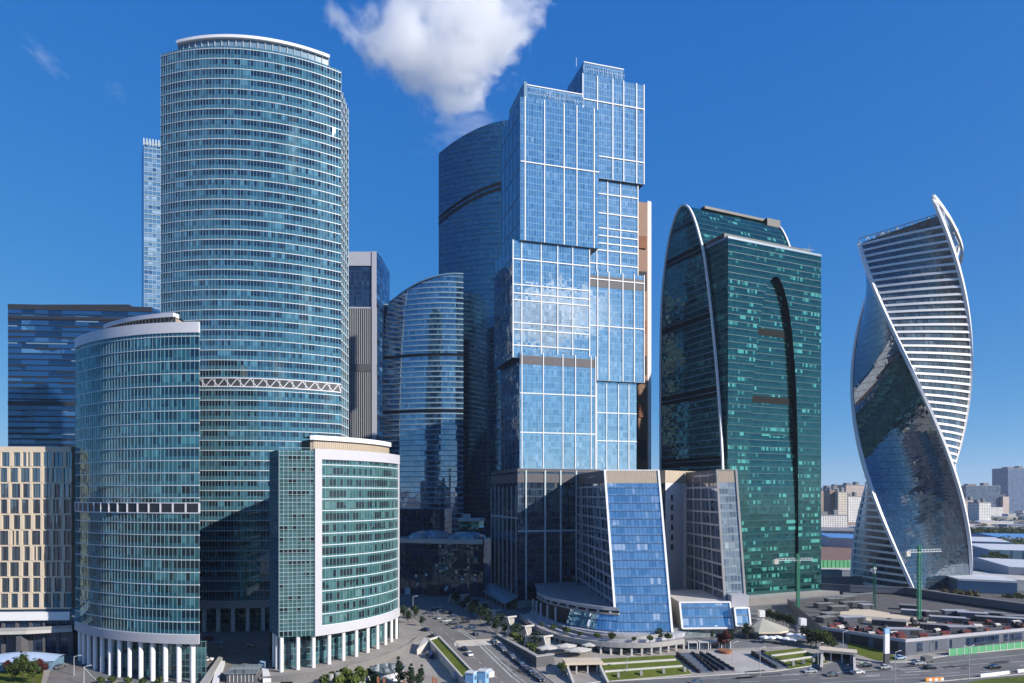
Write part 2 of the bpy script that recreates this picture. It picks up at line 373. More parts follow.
# ------------------------------------------------------------------ three curved teal towers on columns
def columns(parent, path, z1, r, step=None, n=14, zoff=0.0):
    pts = resample(path, step) if step else path
    first = None
    for k, p in enumerate(pts):
        if first is None:
            mb = MB(); mb.cyl(0, 0, 0, 1, r, n, 0); first = mb.build('column', M['white'], parent, world=False)
            c = first
        else:
            c = first.copy(); COL.objects.link(c); c.parent = parent
        z = gh(p[1]) + zoff - .1
        c.location = Vector((p[0], p[1], z)) - parent.location; c.scale = (1, 1, z1 - z)

def curtain(parent, path, z0, z1, mat, h, out=.28, bh=.42, mull=.14, skip=(), first=0.0, bandm=None, mullm=None, every=1):
    """One glazed facade: flat panes along path, raised storey bands and slim raised mullions in one mesh."""
    mb = MB(); mb.strip(path, z0, z1, 0)
    z = z0 + first
    while z < z1 - .2:
        if not any(a - .3 < z < b + .1 for a, b in skip): mb.band(path, z - bh / 2, z + bh / 2, out, 1)
        z += h
    lo = z0
    for a, b in list(skip) + [(z1, z1)]:
        if mull: mb.posts(path, lo + .03, a - .03, mull, out * .6, 2, every)
        lo = b
    return mb.build('curtain_wall', [mat, bandm or M['white'], mullm or M['mullion']], parent)

def tower_c():
    a, b, c = (-159.2, 309.7), (-123.3, 304.0), (-80.5, 321.6)
    cc, R = circ3(a, b, c)
    a0, a1 = atan2(a[1]-cc[1], a[0]-cc[0]), atan2(c[1]-cc[1], c[0]-cc[0])
    if a0 > 0: a0 -= 2*pi
    path = arc(cc, R, a0, a1, 60)
    t = thing('office_tower', 'tallest teal glass tower with a curved front and white storey lines, left of centre', 'tower', (-122, 325, 4))
    curtain(t, path, 17.6, 264.8, M['gC'], 4.47, first=.2, skip=((113.0, 117.3),), mull=.08, bh=.30, out=.16, bandm=M['bandC'], mullm=M['thin'])
    mb = MB(); mb.band(path, 14.6, 17.6, .5, 0, back=4); mb.build('ring_beam', M['grey_panel'], t)
    mb = MB(); mb.band(path, 113.0, 113.5, .35, 0); mb.band(path, 116.8, 117.3, .35, 0)
    for k in range(1, len(path) - 3, 4):
        p, q, r = path[k], path[k+2], path[min(k+4, 60)]
        mb.bar((*p, 113.4), (*q, 116.9), .36, 0, .3); mb.bar((*q, 116.9), (*r, 113.4), .36, 0, .3)
    for k in range(0, 61, 4): mb.bar((*path[k], 113.3), (*path[k], 117), .35, 0)
    tf = mb.build('technical_floor', M['lilac_panel'], t)
    ip = offset(path, .04); mb = MB(); mb.strip(ip, 113.5, 116.8, 0); mb.build('recess', M['louvre'], tf)
    bk = [(-80.5, 321.6), (-82.5, 323), (-90, 352), (-120, 362), (-155, 350), (-163, 325), (-159.2, 309.7)]
    mb = MB(); mb.strip(bk, 4, 264.8, 0); mb.flat(path + bk[1:-1], 264.8, 1); mb.flat(path + bk[1:-1], 15, 1)
    mb.build('rear_wall', [M['gC'], M['roofgrey']], t)
    lob = arc(cc, R - 5, a0, a1, 30); mb = MB(); mb.strip(lob, 4, 14.6, 0); mb.build('lobby_wall', M['lobby'], t)
    # crown: recessed louvred wall with a white rim that oversails it
    d = (a1 - a0)
    cp = arc(cc, R - 6, a0 + d * .05, a1 - d * .045, 44)
    mb = MB(); mb.strip(cp, 264.8, 272, 0); mb.strip([cp[-1], (-100, 345), (-140, 343), cp[0]], 264.8, 272, 0)
    for k in range(0, 45, 2): mb.bar((*offset(cp, .25)[k], 264.8), (*offset(cp, .25)[k], 271.8), .25, 1)
    cr = mb.build('crown', [M['bluemull'], M['mullion']], t)
    mb = MB(); mb.band(cp, 271.8, 273.1, 1.4, 0, back=2); mb.build('rim', M['white'], cr)
    columns(t, arc(cc, R - 1.6, a0 + .03, a1 - .03, 12), 14.7, .95)
    w = [(-81.2, 324.0), (-81.9, 341.5)]
    wp = resample(w, 1.45); mb = MB(); mb.strip(wp, 17.6, 258.5, 0)
    z = 17.8
    while z < 258.4: mb.band(wp, z - .25, z + .25, .3, 1); z += 4.47
    mb.posts(wp, 17.6, 258.5, .12, .2, 1, 3)
    mb.flat([w[0], w[1], (-92, 343), (-92, 326)], 258.5, 1); mb.flat([w[0], w[1], (-92, 343), (-92, 326)], 17.6, 1)
    mb.build('side_wing', [M['gC'], M['bandC']], t)

def tower_b():
    cc, R = (-106.0, 320.5), 85.0
    a1 = -pi/2 - .022; a0 = -pi/2 - .80
    path = arc(cc, R, a0, a1, 42)
    t = thing('office_tower', 'rounded dark teal tower on white columns in front of the tallest tower', 'tower', (-135, 260, 0))
    curtain(t, path, 16.7, 121.0, M['gB'], 4.29, first=.15, skip=((58.6, 62.4),), mull=.07, bh=.26, out=.14, bandm=M['bandC'], mullm=M['thin'])
    mb = MB(); mb.band(path, 121.0, 124.7, .35, 0, back=.6); mb.build('parapet', M['lilac_panel'], t)
    mb = MB(); mb.band(path, 13.6, 16.7, .35, 0, back=.4); mb.build('ring_beam', M['grey_panel'], t)
    mb = MB()
    for k in range(0, 43, 3): mb.bar((*path[k], 58.8), (*path[k], 62.2), .55, 0, .5)
    mb.band(path, 58.6, 58.95, .25, 0); mb.band(path, 62.1, 62.4, .25, 0)
    tf = mb.build('technical_floor', M['lilac_panel'], t)
    mb = MB(); mb.strip(offset(path, .04), 59.1, 61.9, 0); mb.build('recess', M['dark'], tf)
    p1, p0 = path[-1], path[0]
    bk = [p1, (p1[0] - 14, p1[1] + 19), (-135, 292), (-172, 290), p0]
    side = resample(bk[:2], 1.5)
    mb = MB(); mb.strip(side, 16.7, 121, 0); mb.strip(bk[1:], 13.6, 124, 0); mb.strip(side, 121, 124.7, 2); mb.strip(side, 13.6, 16.7, 2)
    z = 16.85
    while z < 121: mb.band(side, z - .2, z + .2, .25, 2); z += 4.29
    mb.flat(path + bk[1:-1], 123.2, 1); mb.flat(path + bk[1:-1], 13.8, 1)
    mb.build('rear_wall', [M['gB'], M['roofgrey'], M['grey_panel']], t)
    mb = MB(); mb.strip(arc(cc, R - 5.5, a0, a1, 24), 0, 13.6, 0); mb.strip([arc(cc, R-5.5, a0, a1, 24)[-1], bk[1]], 0, 13.6, 0)
    mb.build('lobby_wall', M['lobby'], t)
    cp = arc(cc, R - 9, a0 + .07, a1 - .02, 30); cp = [p for p in cp if p[0] < -120.8]
    mb = MB(); mb.strip(cp, 123.2, 129.2, 0); mb.strip([cp[-1], (-125, 272), (-150, 282), cp[0]], 123.2, 129.2, 0)
    mb.posts(cp, 123.2, 129.2, .25, .4, 1)
    cr = mb.build('crown', [M['tan'], M['dark']], t)
    mb = MB(); mb.band(cp, 129.0, 130.5, 1.1, 0, back=2); mb.flat(cp + [(-125, 272), (-150, 282)], 130.0, 1); mb.build('rim', [M['lilac_panel'], M['roofgrey']], cr)
    columns(t, arc(cc, R - 1.4, a0 + .012, a1 - .035, 12), 13.7, .82)

def tower_a():
    flat = [(-83.4, 244.6), (-71.6, 247.6)]
    cur = smooth_path([(-71.6, 247.6), (-63.4, 254.8), (-55.2, 266), (-50.2, 277.5), (-48.0, 289)], 8)
    side = [(-90.9, 256.4), (-83.4, 244.6)]
    back = [(-48.0, 289), (-58, 301), (-78, 292), (-90.9, 256.4)]
    t = thing('office_tower', 'lowest teal tower, its curved glass front framed in a white band, on white columns', 'tower', (-70, 270, 0))
    fp = resample(flat, 1.45)
    mb = MB(); mb.strip(fp, 14.0, 81.3, 0)
    z = 16.2
    while z < 81: mb.band(fp, z - .12, z + .12, .16, 1); mb.band(fp, z + 1.35, z + 1.5, .14, 1); mb.band(fp, z + 2.75, z + 2.9, .14, 1); z += 4.2
    mb.posts(fp, 14, 81.3, .17, .2, 1); mb.build('gridded_wall', [M['gAflat'], M['bandB']], t)
    whole = resample(cur, 1.45)
    arcl = 2.7; cw = resample(cur, .9); cw = cw[3:]; cw = resample(cw, 1.45)
    curtain(t, cw, 17.2, 78.0, M['gA'], 4.2, first=.1, mull=.08, bh=.30, out=.16, bandm=M['bandC'], mullm=M['thin'])
    mb = MB()
    mb.band(whole, 78.0, 81.8, .55, 0, back=1); mb.band(whole, 13.8, 17.2, .55, 0, back=6)
    st = resample(cur, .9)[:4]; mb.band(st, 17.2, 78.0, .55, 0, back=.2)
    mb.band(cw[-2:], 17.2, 78.0, .40, 0, back=.1)
    mb.build('white_frame', M['framepan'], t)
    sp = resample(side, 1.5)
    mb = MB(); mb.strip(sp, 14, 81.3, 0)
    z = 16.2
    while z < 81: mb.band(sp, z - .12, z + .12, .12, 1); z += 4.2
    mb.posts(sp, 14, 81.3, .12, .14, 1)
    mb.build('side_wall', [M['gAflat'], M['bluemull']], t)
    poly = flat + cur[1:] + back[1:]
    mb = MB(); mb.strip(back, 3, 81.3, 0); mb.flat(poly, 80.4, 1); mb.flat(poly, 14.05, 2); mb.build('rear_wall', [M['gAflat'], M['roofgrey'], M['grey_panel']], t)
    lob = offset(flat + cur[1:], -4.6)
    mb = MB(); mb.strip(resample(lob, 1.5), 1.0, 13.8, 0); mb.strip([(-86, 258), lob[0]], 0, 13.8, 0); mb.build('lobby_wall', M['lobby'], t)
    cp = offset(flat + cur[1:], -3.2)[1:-2]; cp[0] = (-74.0, 250.8)
    rear = [cp[-1], (cp[-1][0]-14, cp[-1][1]+8), (-79.5, 258), cp[0]]
    mb = MB(); mb.strip(cp, 80.4, 85.4, 0); mb.strip(rear[:3], 80.4, 85.4, 2); mb.strip(rear[2:], 80.4, 85.4, 1)  # left end wall near black, its shade put into the colour
    for k in range(3, 9): mb.bar((-79.2 + .55 * (k - 2), 257.8 - .62 * (k - 2), 80.5), (-79.2 + .55 * (k - 2), 257.8 - .62 * (k - 2), 85), .25, 2)
    mb.posts(resample(cp, .9), 80.4, 85.4, .1, .12, 0)
    cr = mb.build('crown', [M['tan'], M['dark'], M['louvre']], t)
    mb = MB(); mb.band(cp, 85.2, 86.9, 1.0, 0, back=2); mb.flat(cp + rear[1:-1], 86.6, 1); mb.build('rim', [M['white'], M['roofgrey']], cr)
    for px, pz, w in ((372, 83, 1.6), (385, 83, 1.6), (355, 83, 1.2)): pass
    columns(t, offset([(-82.6, 244.6), (-77.2, 246.2), (-71.8, 247.7)] + resample(cur, 5.9)[1:], -1.1), 13.9, .72)
    mb = MB(); mb.cyl(-88.6, 254.5, 0, 14, .7); mb.cyl(-86.2, 250.6, 0, 14, .7); mb.build('column', M['white'], t)

# ------------------------------------------------------------------ the stacked-block twin tower
TH = radians(16.3); UX, UY = cos(TH), sin(TH)
def K(s, t): return (3.8 + UX * s - UY * t, 370.0 + UY * s + UX * t)

def kblock(parent, s0, s1, t0, t1, z0, z1, vert, horiz, strip=None, soffit=True, mat='gK', side='gKside', name='stacked_block', vw=.5):
    """One offset block: front and side glazing, white grid of fins on the front, dark underside."""
    f = [K(s0, t0), K(s1, t0)]; fr = resample(f, 1.5); lf = resample([K(s0, t1), K(s0, t0)], 1.6); rt = resample([K(s1, t0), K(s1, t1)], 1.6)
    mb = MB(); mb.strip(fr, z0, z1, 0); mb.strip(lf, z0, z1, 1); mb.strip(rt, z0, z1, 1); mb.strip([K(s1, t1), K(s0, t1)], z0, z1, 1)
    poly = [K(s0, t0), K(s1, t0), K(s1, t1), K(s0, t1)]
    mb.flat(poly, z1, 2); mb.flat(poly, z0, 3)
    if strip: mb.band(f, strip[0], strip[1], .12, 4)
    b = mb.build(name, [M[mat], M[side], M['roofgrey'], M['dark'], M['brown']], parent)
    mb = MB()
    for s in vert: mb.box(*K(s, t0 - .22), z0, vw, .5, z1 - z0 + .3, TH)
    for z, s_a, s_b in horiz:
        mb.obox((*K(s_a, t0 - .45), z - .27), Vector((UX, UY, 0)) * (s_b - s_a), Vector((-UY, UX, 0)) * .4, (0, 0, .54))
    mb.build('white_fins', M['white'], b)
    mb = MB()
    n = len(lf)
    for k in range(0, n, 5): mb.box(lf[k][0], lf[k][1], z0, .35, .3, z1 - z0, TH + pi/2)
    z = z0 + 3.6 * 3
    while z < z1: mb.band(lf, z - .15, z + .15, .2, 0); z += 3.6 * 4
    mb.build('side_grid', M['bluemull'], b)
    return b

def tower_k():
    t = thing('office_tower', 'light blue tower of offset stacked blocks with white grid lines, in the centre', 'tower', (*K(38, 18), 4))
    s_of = lambda px: (lambda k: (370*k - 3.8) / (UX - UY*k))((px - 512) / F)
    V = lambda *p: [s_of(x) for x in p]
    zf = lambda py, px: CH + (HZ - py) * (370 + UY * s_of(px)) / F
    full = lambda ys, a, b: [(z, a, b) for z in ys]
    # left shaft
    kblock(t, .6, 46.5, -.6, 38, 203, 280.5, V(524.6, 544, 563.5, 576.3, 593.5), full([245.6], .6, 46.5))
    kblock(t, -3.6, 41.8, .9, 38, 139.5, 203, V(522, 541.5, 558, 573) + [41.4, -3.2], full([193, 179.2, 174.5, 170.8, 158.5, 154.8, 146.3], -3.6, 41.8))
    kblock(t, .3, 44.8, -.3, 38, 78.5, 142.3, V(521.6, 543, 562.5, 575, 590.6) + [44.6], full([120.3, 99.0], .3, 44.8), strip=(136, 140.8), vw=.45)
    # right shaft, standing a little further back
    kblock(t, 38.5, 77.3, 4.6, 40, 245, 302.5, V(600.5, 616, 627, 640) + [38.9, 77], full([288.5, 257.5], 38.5, 77.3), mat='gK2')
    kblock(t, 41.9, 74.2, 6.2, 40, 190.5, 245, V(601, 612, 625) + [73.9, 42.3], full([237, 226, 217.5, 213.2, 208.8, 204.8, 197], 41.9, 74.2), mat='gK2')
    kblock(t, 41.9, 77.3, 4.4, 40, 130, 192, V(600.5, 612, 626, 637.5) + [77.0], full([161, 187.5], 41.9, 77.3), strip=(183, 189.5), mat='gK2')
    kblock(t, 41.9, 73.2, 6.4, 40, 78.5, 130, V(601, 611, 623, 633.5), full([112, 96], 44.9, 73.2), vw=.45, mat='gK2')
    # roof pavilions
    for s0, s1, t0, t1, z0, z1 in ((5.0, 38, 2.5, 30, 280.5, 289.8), (41, 66, 8, 34, 302.5, 312.0)):
        f = resample([K(s0, t0), K(s1, t0)], 1.5); l = resample([K(s0, t1), K(s0, t0)], 1.5)
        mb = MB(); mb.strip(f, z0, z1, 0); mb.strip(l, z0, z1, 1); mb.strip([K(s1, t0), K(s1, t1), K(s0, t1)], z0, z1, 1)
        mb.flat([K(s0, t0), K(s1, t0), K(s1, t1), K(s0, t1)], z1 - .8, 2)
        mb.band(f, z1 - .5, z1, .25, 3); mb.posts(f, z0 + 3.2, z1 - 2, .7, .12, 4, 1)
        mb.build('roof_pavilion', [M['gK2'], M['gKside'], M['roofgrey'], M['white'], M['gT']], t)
    mb = MB()
    mb.prism([K(3.4, 1.6), K(5, 1.6), K(5, 31), K(3.4, 31)], 280.5, 290.6, 0); mb.build('roof_fin', M['bluemull'], t)
    mb = MB(); mb.cyl(*K(20, 10), 289, 292.5, .25, 6); mb.cyl(*K(38, 12), 311, 316, .2, 6); mb.bar((*K(2, 33), 280), (*K(1.5, 36), 286), .4); mb.build('aerial', M['mullion'], t)

def podium():
    t = thing('podium_building', 'dark glass podium of the central stacked tower, eighteen storeys, with two leaning wedges in front', 'building', (*K(30, 5), 4))
    s_of = lambda px: (lambda k: (370*k - 3.8) / (UX - UY*k))((px - 512) / F)
    # dark glazed base block under the left shaft
    s0, s1, t0, t1 = -1.2, 47, -1.6, 55
    f = resample([K(s0, t0), K(s1, t0)], 1.5); l = resample([K(s0, t1), K(s0, t0)], 1.5)
    mb = MB(); mb.strip(f, 8, 78.5, 0); mb.strip(l, 8, 78.5, 0); mb.strip([K(s1, t0), K(s1, t1), K(s0, t1)], 4, 78.5, 0); mb.strip([K(s0, t1), K(s0, t0), K(s1, t0)], 3.6, 8, 2)
    mb.flat([K(s0, t0), K(s1, t0), K(s1, t1), K(s0, t1)], 78.5, 1)
    mb.build('base_block', [M['gPod'], M['roofgrey'], M['concrete']], t)
    mb = MB(); mb.band([K(s0, t1), K(s0, t0), K(s1, t0)], 71.8, 76.5, .15, 0); mb.band([K(s0, t1), K(s0, t0), K(s1, t0)], 77.6, 79.3, .3, 0)
    mb.build('louvre_band', M['brown'], t)
    mb = MB()
    for px in (525, 544, 559.5, 575): mb.box(*K(s_of(px), t0 - .3), 8, .8, .6, 70.5, TH)
    for k in range(0, len(l), 6): mb.box(l[k][0], l[k][1], 8, .5, .6, 62, TH + pi/2)
    mb.band([K(s0, t0), K(s1, t0)], 45.0, 45.9, .35, 0); mb.band([K(s0, t1), K(s0, t0)], 52, 52.8, .35, 0)
    mb.build('fins', M['mullion'], t)
    # middle block set back between and behind the wedges
    mb = MB()
    q = [(66, 374), (77.5, 345), (91, 357.5), (110, 372), (112, 410), (60, 410)]
    fr = resample(q[0:2], 1.5); mb.strip(fr, 4, 71, 0); mb.strip(q[1:3], 4, 71, 2); mb.strip(q[2:4], 4, 71, 2); mb.strip(q[3:] + [q[0]], 4, 71, 2)
    mb.strip(q + [q[0]], 71, 77.5, 1); mb.flat(q, 77.5, 3)
    mb.posts(resample(q[:2], .7), 71, 77.5, .12, .15, 1)
    mid = mb.build('middle_block', [M['gPod'], M['tan'], M['lilac_panel'], M['roofgrey']], t)
    # wedge one: glass front leaning back between z 5 and 71, side wall as a concrete grid
    def wedge(name, bl, br, tl, tr, bkl, bkr, ztop, zg, gm, rows, cols, frame):
        zb = 4.2
        mb = MB()
        lerp = lambda a, b, f: tuple(a[i] + (b[i] - a[i]) * f for i in range(len(a)))
        def P(a, b, z): f = (z - zb) / (ztop - zb); p = lerp(a, b, f); return (p[0], p[1], z)
        L = hypot(br[0]-bl[0], br[1]-bl[1]); ls = (ztop - zb) * 1.12
        mb.face([P(bl, tl, zb), P(br, tr, zb), P(br, tr, zg), P(bl, tl, zg)], 0, [(0, 4), (L, 4), (L, 4 + (zg-zb)*1.1), (0, 4 + (zg-zb)*1.1)])
        mb.face([P(bl, tl, zg), P(br, tr, zg), P(br, tr, ztop), P(bl, tl, ztop)], 1, [(0, 0), (L, 0), (L, 6), (0, 6)])
        mb.face([(*br, zb), (*bkr, zb), (*bkr, ztop), (*tr, ztop)], 2)
        mb.flat([tl, tr, bkr, bkl], ztop - .02, 3)
        mb.face([(*bkr, zb), (*bkl, zb), (*bkl, ztop), (*bkr, ztop)], 2)
        g = mb.build(name, [gm, M['tan'], M['concrete'], M['roofgrey']], t)
        mb = MB(); n = int(L / .75)                                   # ribbed louvre at the head of the slope
        for i in range(n + 1):
            a = lerp(P(bl, tl, zg), P(br, tr, zg), i / n); b = lerp(P(bl, tl, ztop), P(br, tr, ztop), i / n)
            mb.bar((a[0], a[1] - .05, a[2]), (b[0], b[1] - .05, b[2]), .16, 0)
        mb.build('louvre', M['tan'], g)
        mb = MB(); dz = Vector((0, -.1, 0))
        for a, b in ((bl, tl), (br, tr)): mb.bar(Vector((*a, zb)) + dz, Vector((*b, ztop)) + dz, .9, 0)
        mb.bar(Vector((*tl, ztop)) + dz, Vector((*tr, ztop)) + dz, .5, 0)
        mb.build('edge_trim', frame, g)
        # the side wall: grid frame with deep windows
        mb = MB(); W = (hypot(bkl[0]-bl[0], bkl[1]-bl[1]))
        def S(f, z):                                                   # f 0 at the front edge, 1 at the back
            a = P(bl, tl, z); return (a[0] + (bkl[0]-a[0]) * f, a[1] + (bkl[1]-a[1]) * f, z)
        nrm = Vector((bkl[1]-bl[1], -(bkl[0]-bl[0]), 0)).normalized() * -1
        if nrm.x > 0: nrm = -nrm
        hz = (zg + 3 - zb) / rows
        mb.face([S(1, zb), S(0, zb), S(0, ztop), S(1, ztop)], 0)
        zz = zb
        for r in range(rows + 1):
            z0 = zb + hz * r
            a, b = Vector(S(1, z0)), Vector(S(0, z0)); mb.obox(a + nrm * .02, b - a, nrm * .45, (0, 0, .9), 1)
        for c in range(cols + 1):
            f = c / cols
            a, b = Vector(S(f, zb)), Vector(S(f, ztop)); d = Vector((bkl[0]-bl[0], bkl[1]-bl[1], 0)).normalized() * .8
            mb.face([a + nrm*.5 - d/2, a + nrm*.5 + d/2, b + nrm*.5 + d/2, b + nrm*.5 - d/2], 1)
            for sg in (-1, 1): mb.face([a + d*sg/2, a + nrm*.5 + d*sg/2, b + nrm*.5 + d*sg/2, b + d*sg/2], 1)
        a, b = Vector(S(1, ztop - 6)), Vector(S(0, ztop - 6)); mb.face([a + nrm*.55, b + nrm*.55, Vector(S(0, ztop)) + nrm*.55, Vector(S(1, ztop)) + nrm*.55], 2)
        sd = mb.build('side_wall', [M['dark'], M['grey_panel'], M['brown']], g)
        for r in range(rows):
            for c in range(cols):
                z0, z1 = zb + hz * r + 1.0, zb + hz * (r + 1) - .1
                f0, f1 = (c + .12) / cols, (c + .88) / cols
                w = MB(); o = nrm * .12
                w.face([Vector(S(f1, z0)) + o, Vector(S(f0, z0)) + o, Vector(S(f0, z1)) + o, Vector(S(f1, z1)) + o], 0,
                       [(c * 7, r * 9), (c * 7 + 2.4, r * 9), (c * 7 + 2.4, r * 9 + 4), (c * 7, r * 9 + 4)])
                w.bar(Vector(S(.5*(f0+f1), z0)) + nrm*.2, Vector(S(.5*(f0+f1), z1)) + nrm*.2, .14, 1)
                w.build('window', [M['gBeige'], M['grey_panel']], sd)
        return g
    wedge('glass_wedge', (43.6, 283.5), (66.8, 283.5), (43.4, 320), (68.6, 320), (36.4, 381), (70, 381), 76.6, 70.5, M['gWedge'], 14, 5, M['white'])
    wedge('pale_wedge', (93.5, 297), (102.5, 297), (96.6, 322), (105.6, 322), (91.0, 356), (110, 356), 76.8, 71, M['gPale'], 12, 4, M['concrete'])
    # punched windows on the sunlit pier between the wedges
    a, b = Vector((77.5, 345, 0)), Vector((91, 357.5, 0)); u = (b - a).normalized(); n = Vector((u.y, -u.x, 0))
    for r in range(6):
        w = MB(); p = a + u * 4.4 + n * .06 + Vector((0, 0, 62 - r * 5)); w.face([p, p + u*2.6, p + u*2.6 + Vector((0,0,3)), p + Vector((0,0,3))], 0)
        for k, q in enumerate((p, p + u*2.6)): w.bar(q, q + Vector((0,0,3)), .18, 1)
        w.bar(p, p + u*2.6, .25, 1); w.build('window', [M['gBeige'], M['grey_panel']], mid)
    # low curved glass hall left of the wedge
    hall = smooth_path([(9.5, 333), (14, 316), (24, 300), (34, 288.5), (43.6, 284)], 6)
    hall = resample(hall, 1.6)
    mb = MB()
    mid_ = len(hall) * 5 // 9; ht = offset(hall, -3.2); u0 = 0.0
    for k in range(mid_, len(hall) - 1):
        l_ = hypot(hall[k+1][0] - hall[k][0], hall[k+1][1] - hall[k][1]); mb.face([(*hall[k], 6.5), (*hall[k+1], 6.5), (*ht[k+1], 14.6), (*ht[k], 14.6)], 0, [(u0, 6.5), (u0 + l_, 6.5), (u0 + l_, 14.6), (u0, 14.6)]); u0 += l_
    mb.strip(offset(hall, -3.5)[:mid_ + 2], 4, 14.6, 2); mb.strip(hall, 4, 6.5, 3); mb.band(offset(hall, -3), 14.6, 15.2, .5, 3, back=2); mb.band(offset(hall, -3), 16.4, 17.8, .3, 1); mb.strip(offset(hall, -3.6), 15.2, 16.4, 2)  # dark sheets fill the open bays, their shade put into the colour
    for p in hall[2:mid_:4]: mb.cyl(p[0], p[1] + .8, 4, 14.6, .45, 8, 1)
    for p in offset(hall, -3)[1::4]: mb.box(p[0], p[1] + .2, 15.1, 1.2, .5, 1.4, 0, 1)
    mb.flat(offset(hall, -3) + [(44.5, 330), (34, 376), (12, 370)], 17.3, 4)
    mb.build('glass_hall', [M['gWedge'], M['grey_panel'], M['dark'], M['concrete'], M['roofgrey']], t)
    # lantern boxes with tilted glass right of the wedge
    def lantern(x0, x1, y0, z0, z1, lean, d):
        mb = MB(); L = x1 - x0
        mb.face([(x0, y0, z0), (x1, y0 + 1, z0), (x1, y0 + 1 + lean, z1), (x0, y0 + lean, z1)], 0, [(0, 4), (L, 4), (L, 4 + z1 - z0), (0, 4 + z1 - z0)])
        mb.face([(x0, y0 + d, z0), (x0, y0, z0), (x0, y0 + lean, z1), (x0, y0 + d, z1)], 1); mb.face([(x1, y0 + 1, z0), (x1, y0 + d, z0), (x1, y0 + d, z1), (x1, y0 + 1 + lean, z1)], 1)
        mb.face([(x0, y0 + lean, z1), (x1, y0 + 1 + lean, z1), (x1, y0 + d, z1), (x0, y0 + d, z1)], 2); mb.flat([(x0, y0), (x1, y0 + 1), (x1, y0 + d), (x0, y0 + d)], z0, 1)
        b = mb.build('lantern_box', [M['gWedge'], M['concrete'], M['pale_conc']], t)
        mb = MB(); c = [(x0, y0 - .15, z0), (x1, y0 + .85, z0), (x1, y0 + .85 + lean, z1), (x0, y0 - .15 + lean, z1)]
        mb.bars(c + c[:1], .7, 0); mb.build('frame', M['white'], b)
    lantern(72.5, 94.5, 291, 8.2, 18.6, 4.5, 44); lantern(95.2, 101.6, 290, 9.4, 16.6, 2.5, 14)
    mb = MB(); mb.prism([(68, 291), (95, 295), (104, 292), (104, 360), (68, 360)], 4, 8.1, 0); mb.prism([(95.5, 297), (103, 297), (103, 320), (95.5, 320)], 16.6, 21.4, 1)
    mb.build('ground_storey', [M['gPale'], M['grey_panel']], t)

def slab_brown():
    t = thing('office_tower', 'slim brown tower with a white edge showing behind the central stacked tower', 'tower', (100, 520, 4))
    D = 500.0
    mb = MB(); a = (X(634, D), D); b = (X(648.6, D), D + 3); c = (X(652.6, D), D + 5)
    mb.prism([a, b, (b[0] + 4, D + 40), (a[0], D + 40)], 4, Z(201, D), 0); mb.build('shaft', plain('rust_panel', (.24, .13, .08), .6, .15), t)
    mb = MB(); mb.prism([b, c, (c[0] + 3, D + 42), (b[0] + 3, D + 42)], 4, Z(199, D), 0); mb.build('edge_fin', M['white'], t)
    mb = MB()
    for k in range(7):
        z = 60 + k * 31.0; mb.box((a[0] + b[0]) / 2, D + 1.2, z, b[0] - a[0] - 2.4, 1.0, 14 if k % 2 else 9, .1, k % 2)
    mb.build('inset_panel', [M['teak'], M['dark']], t)
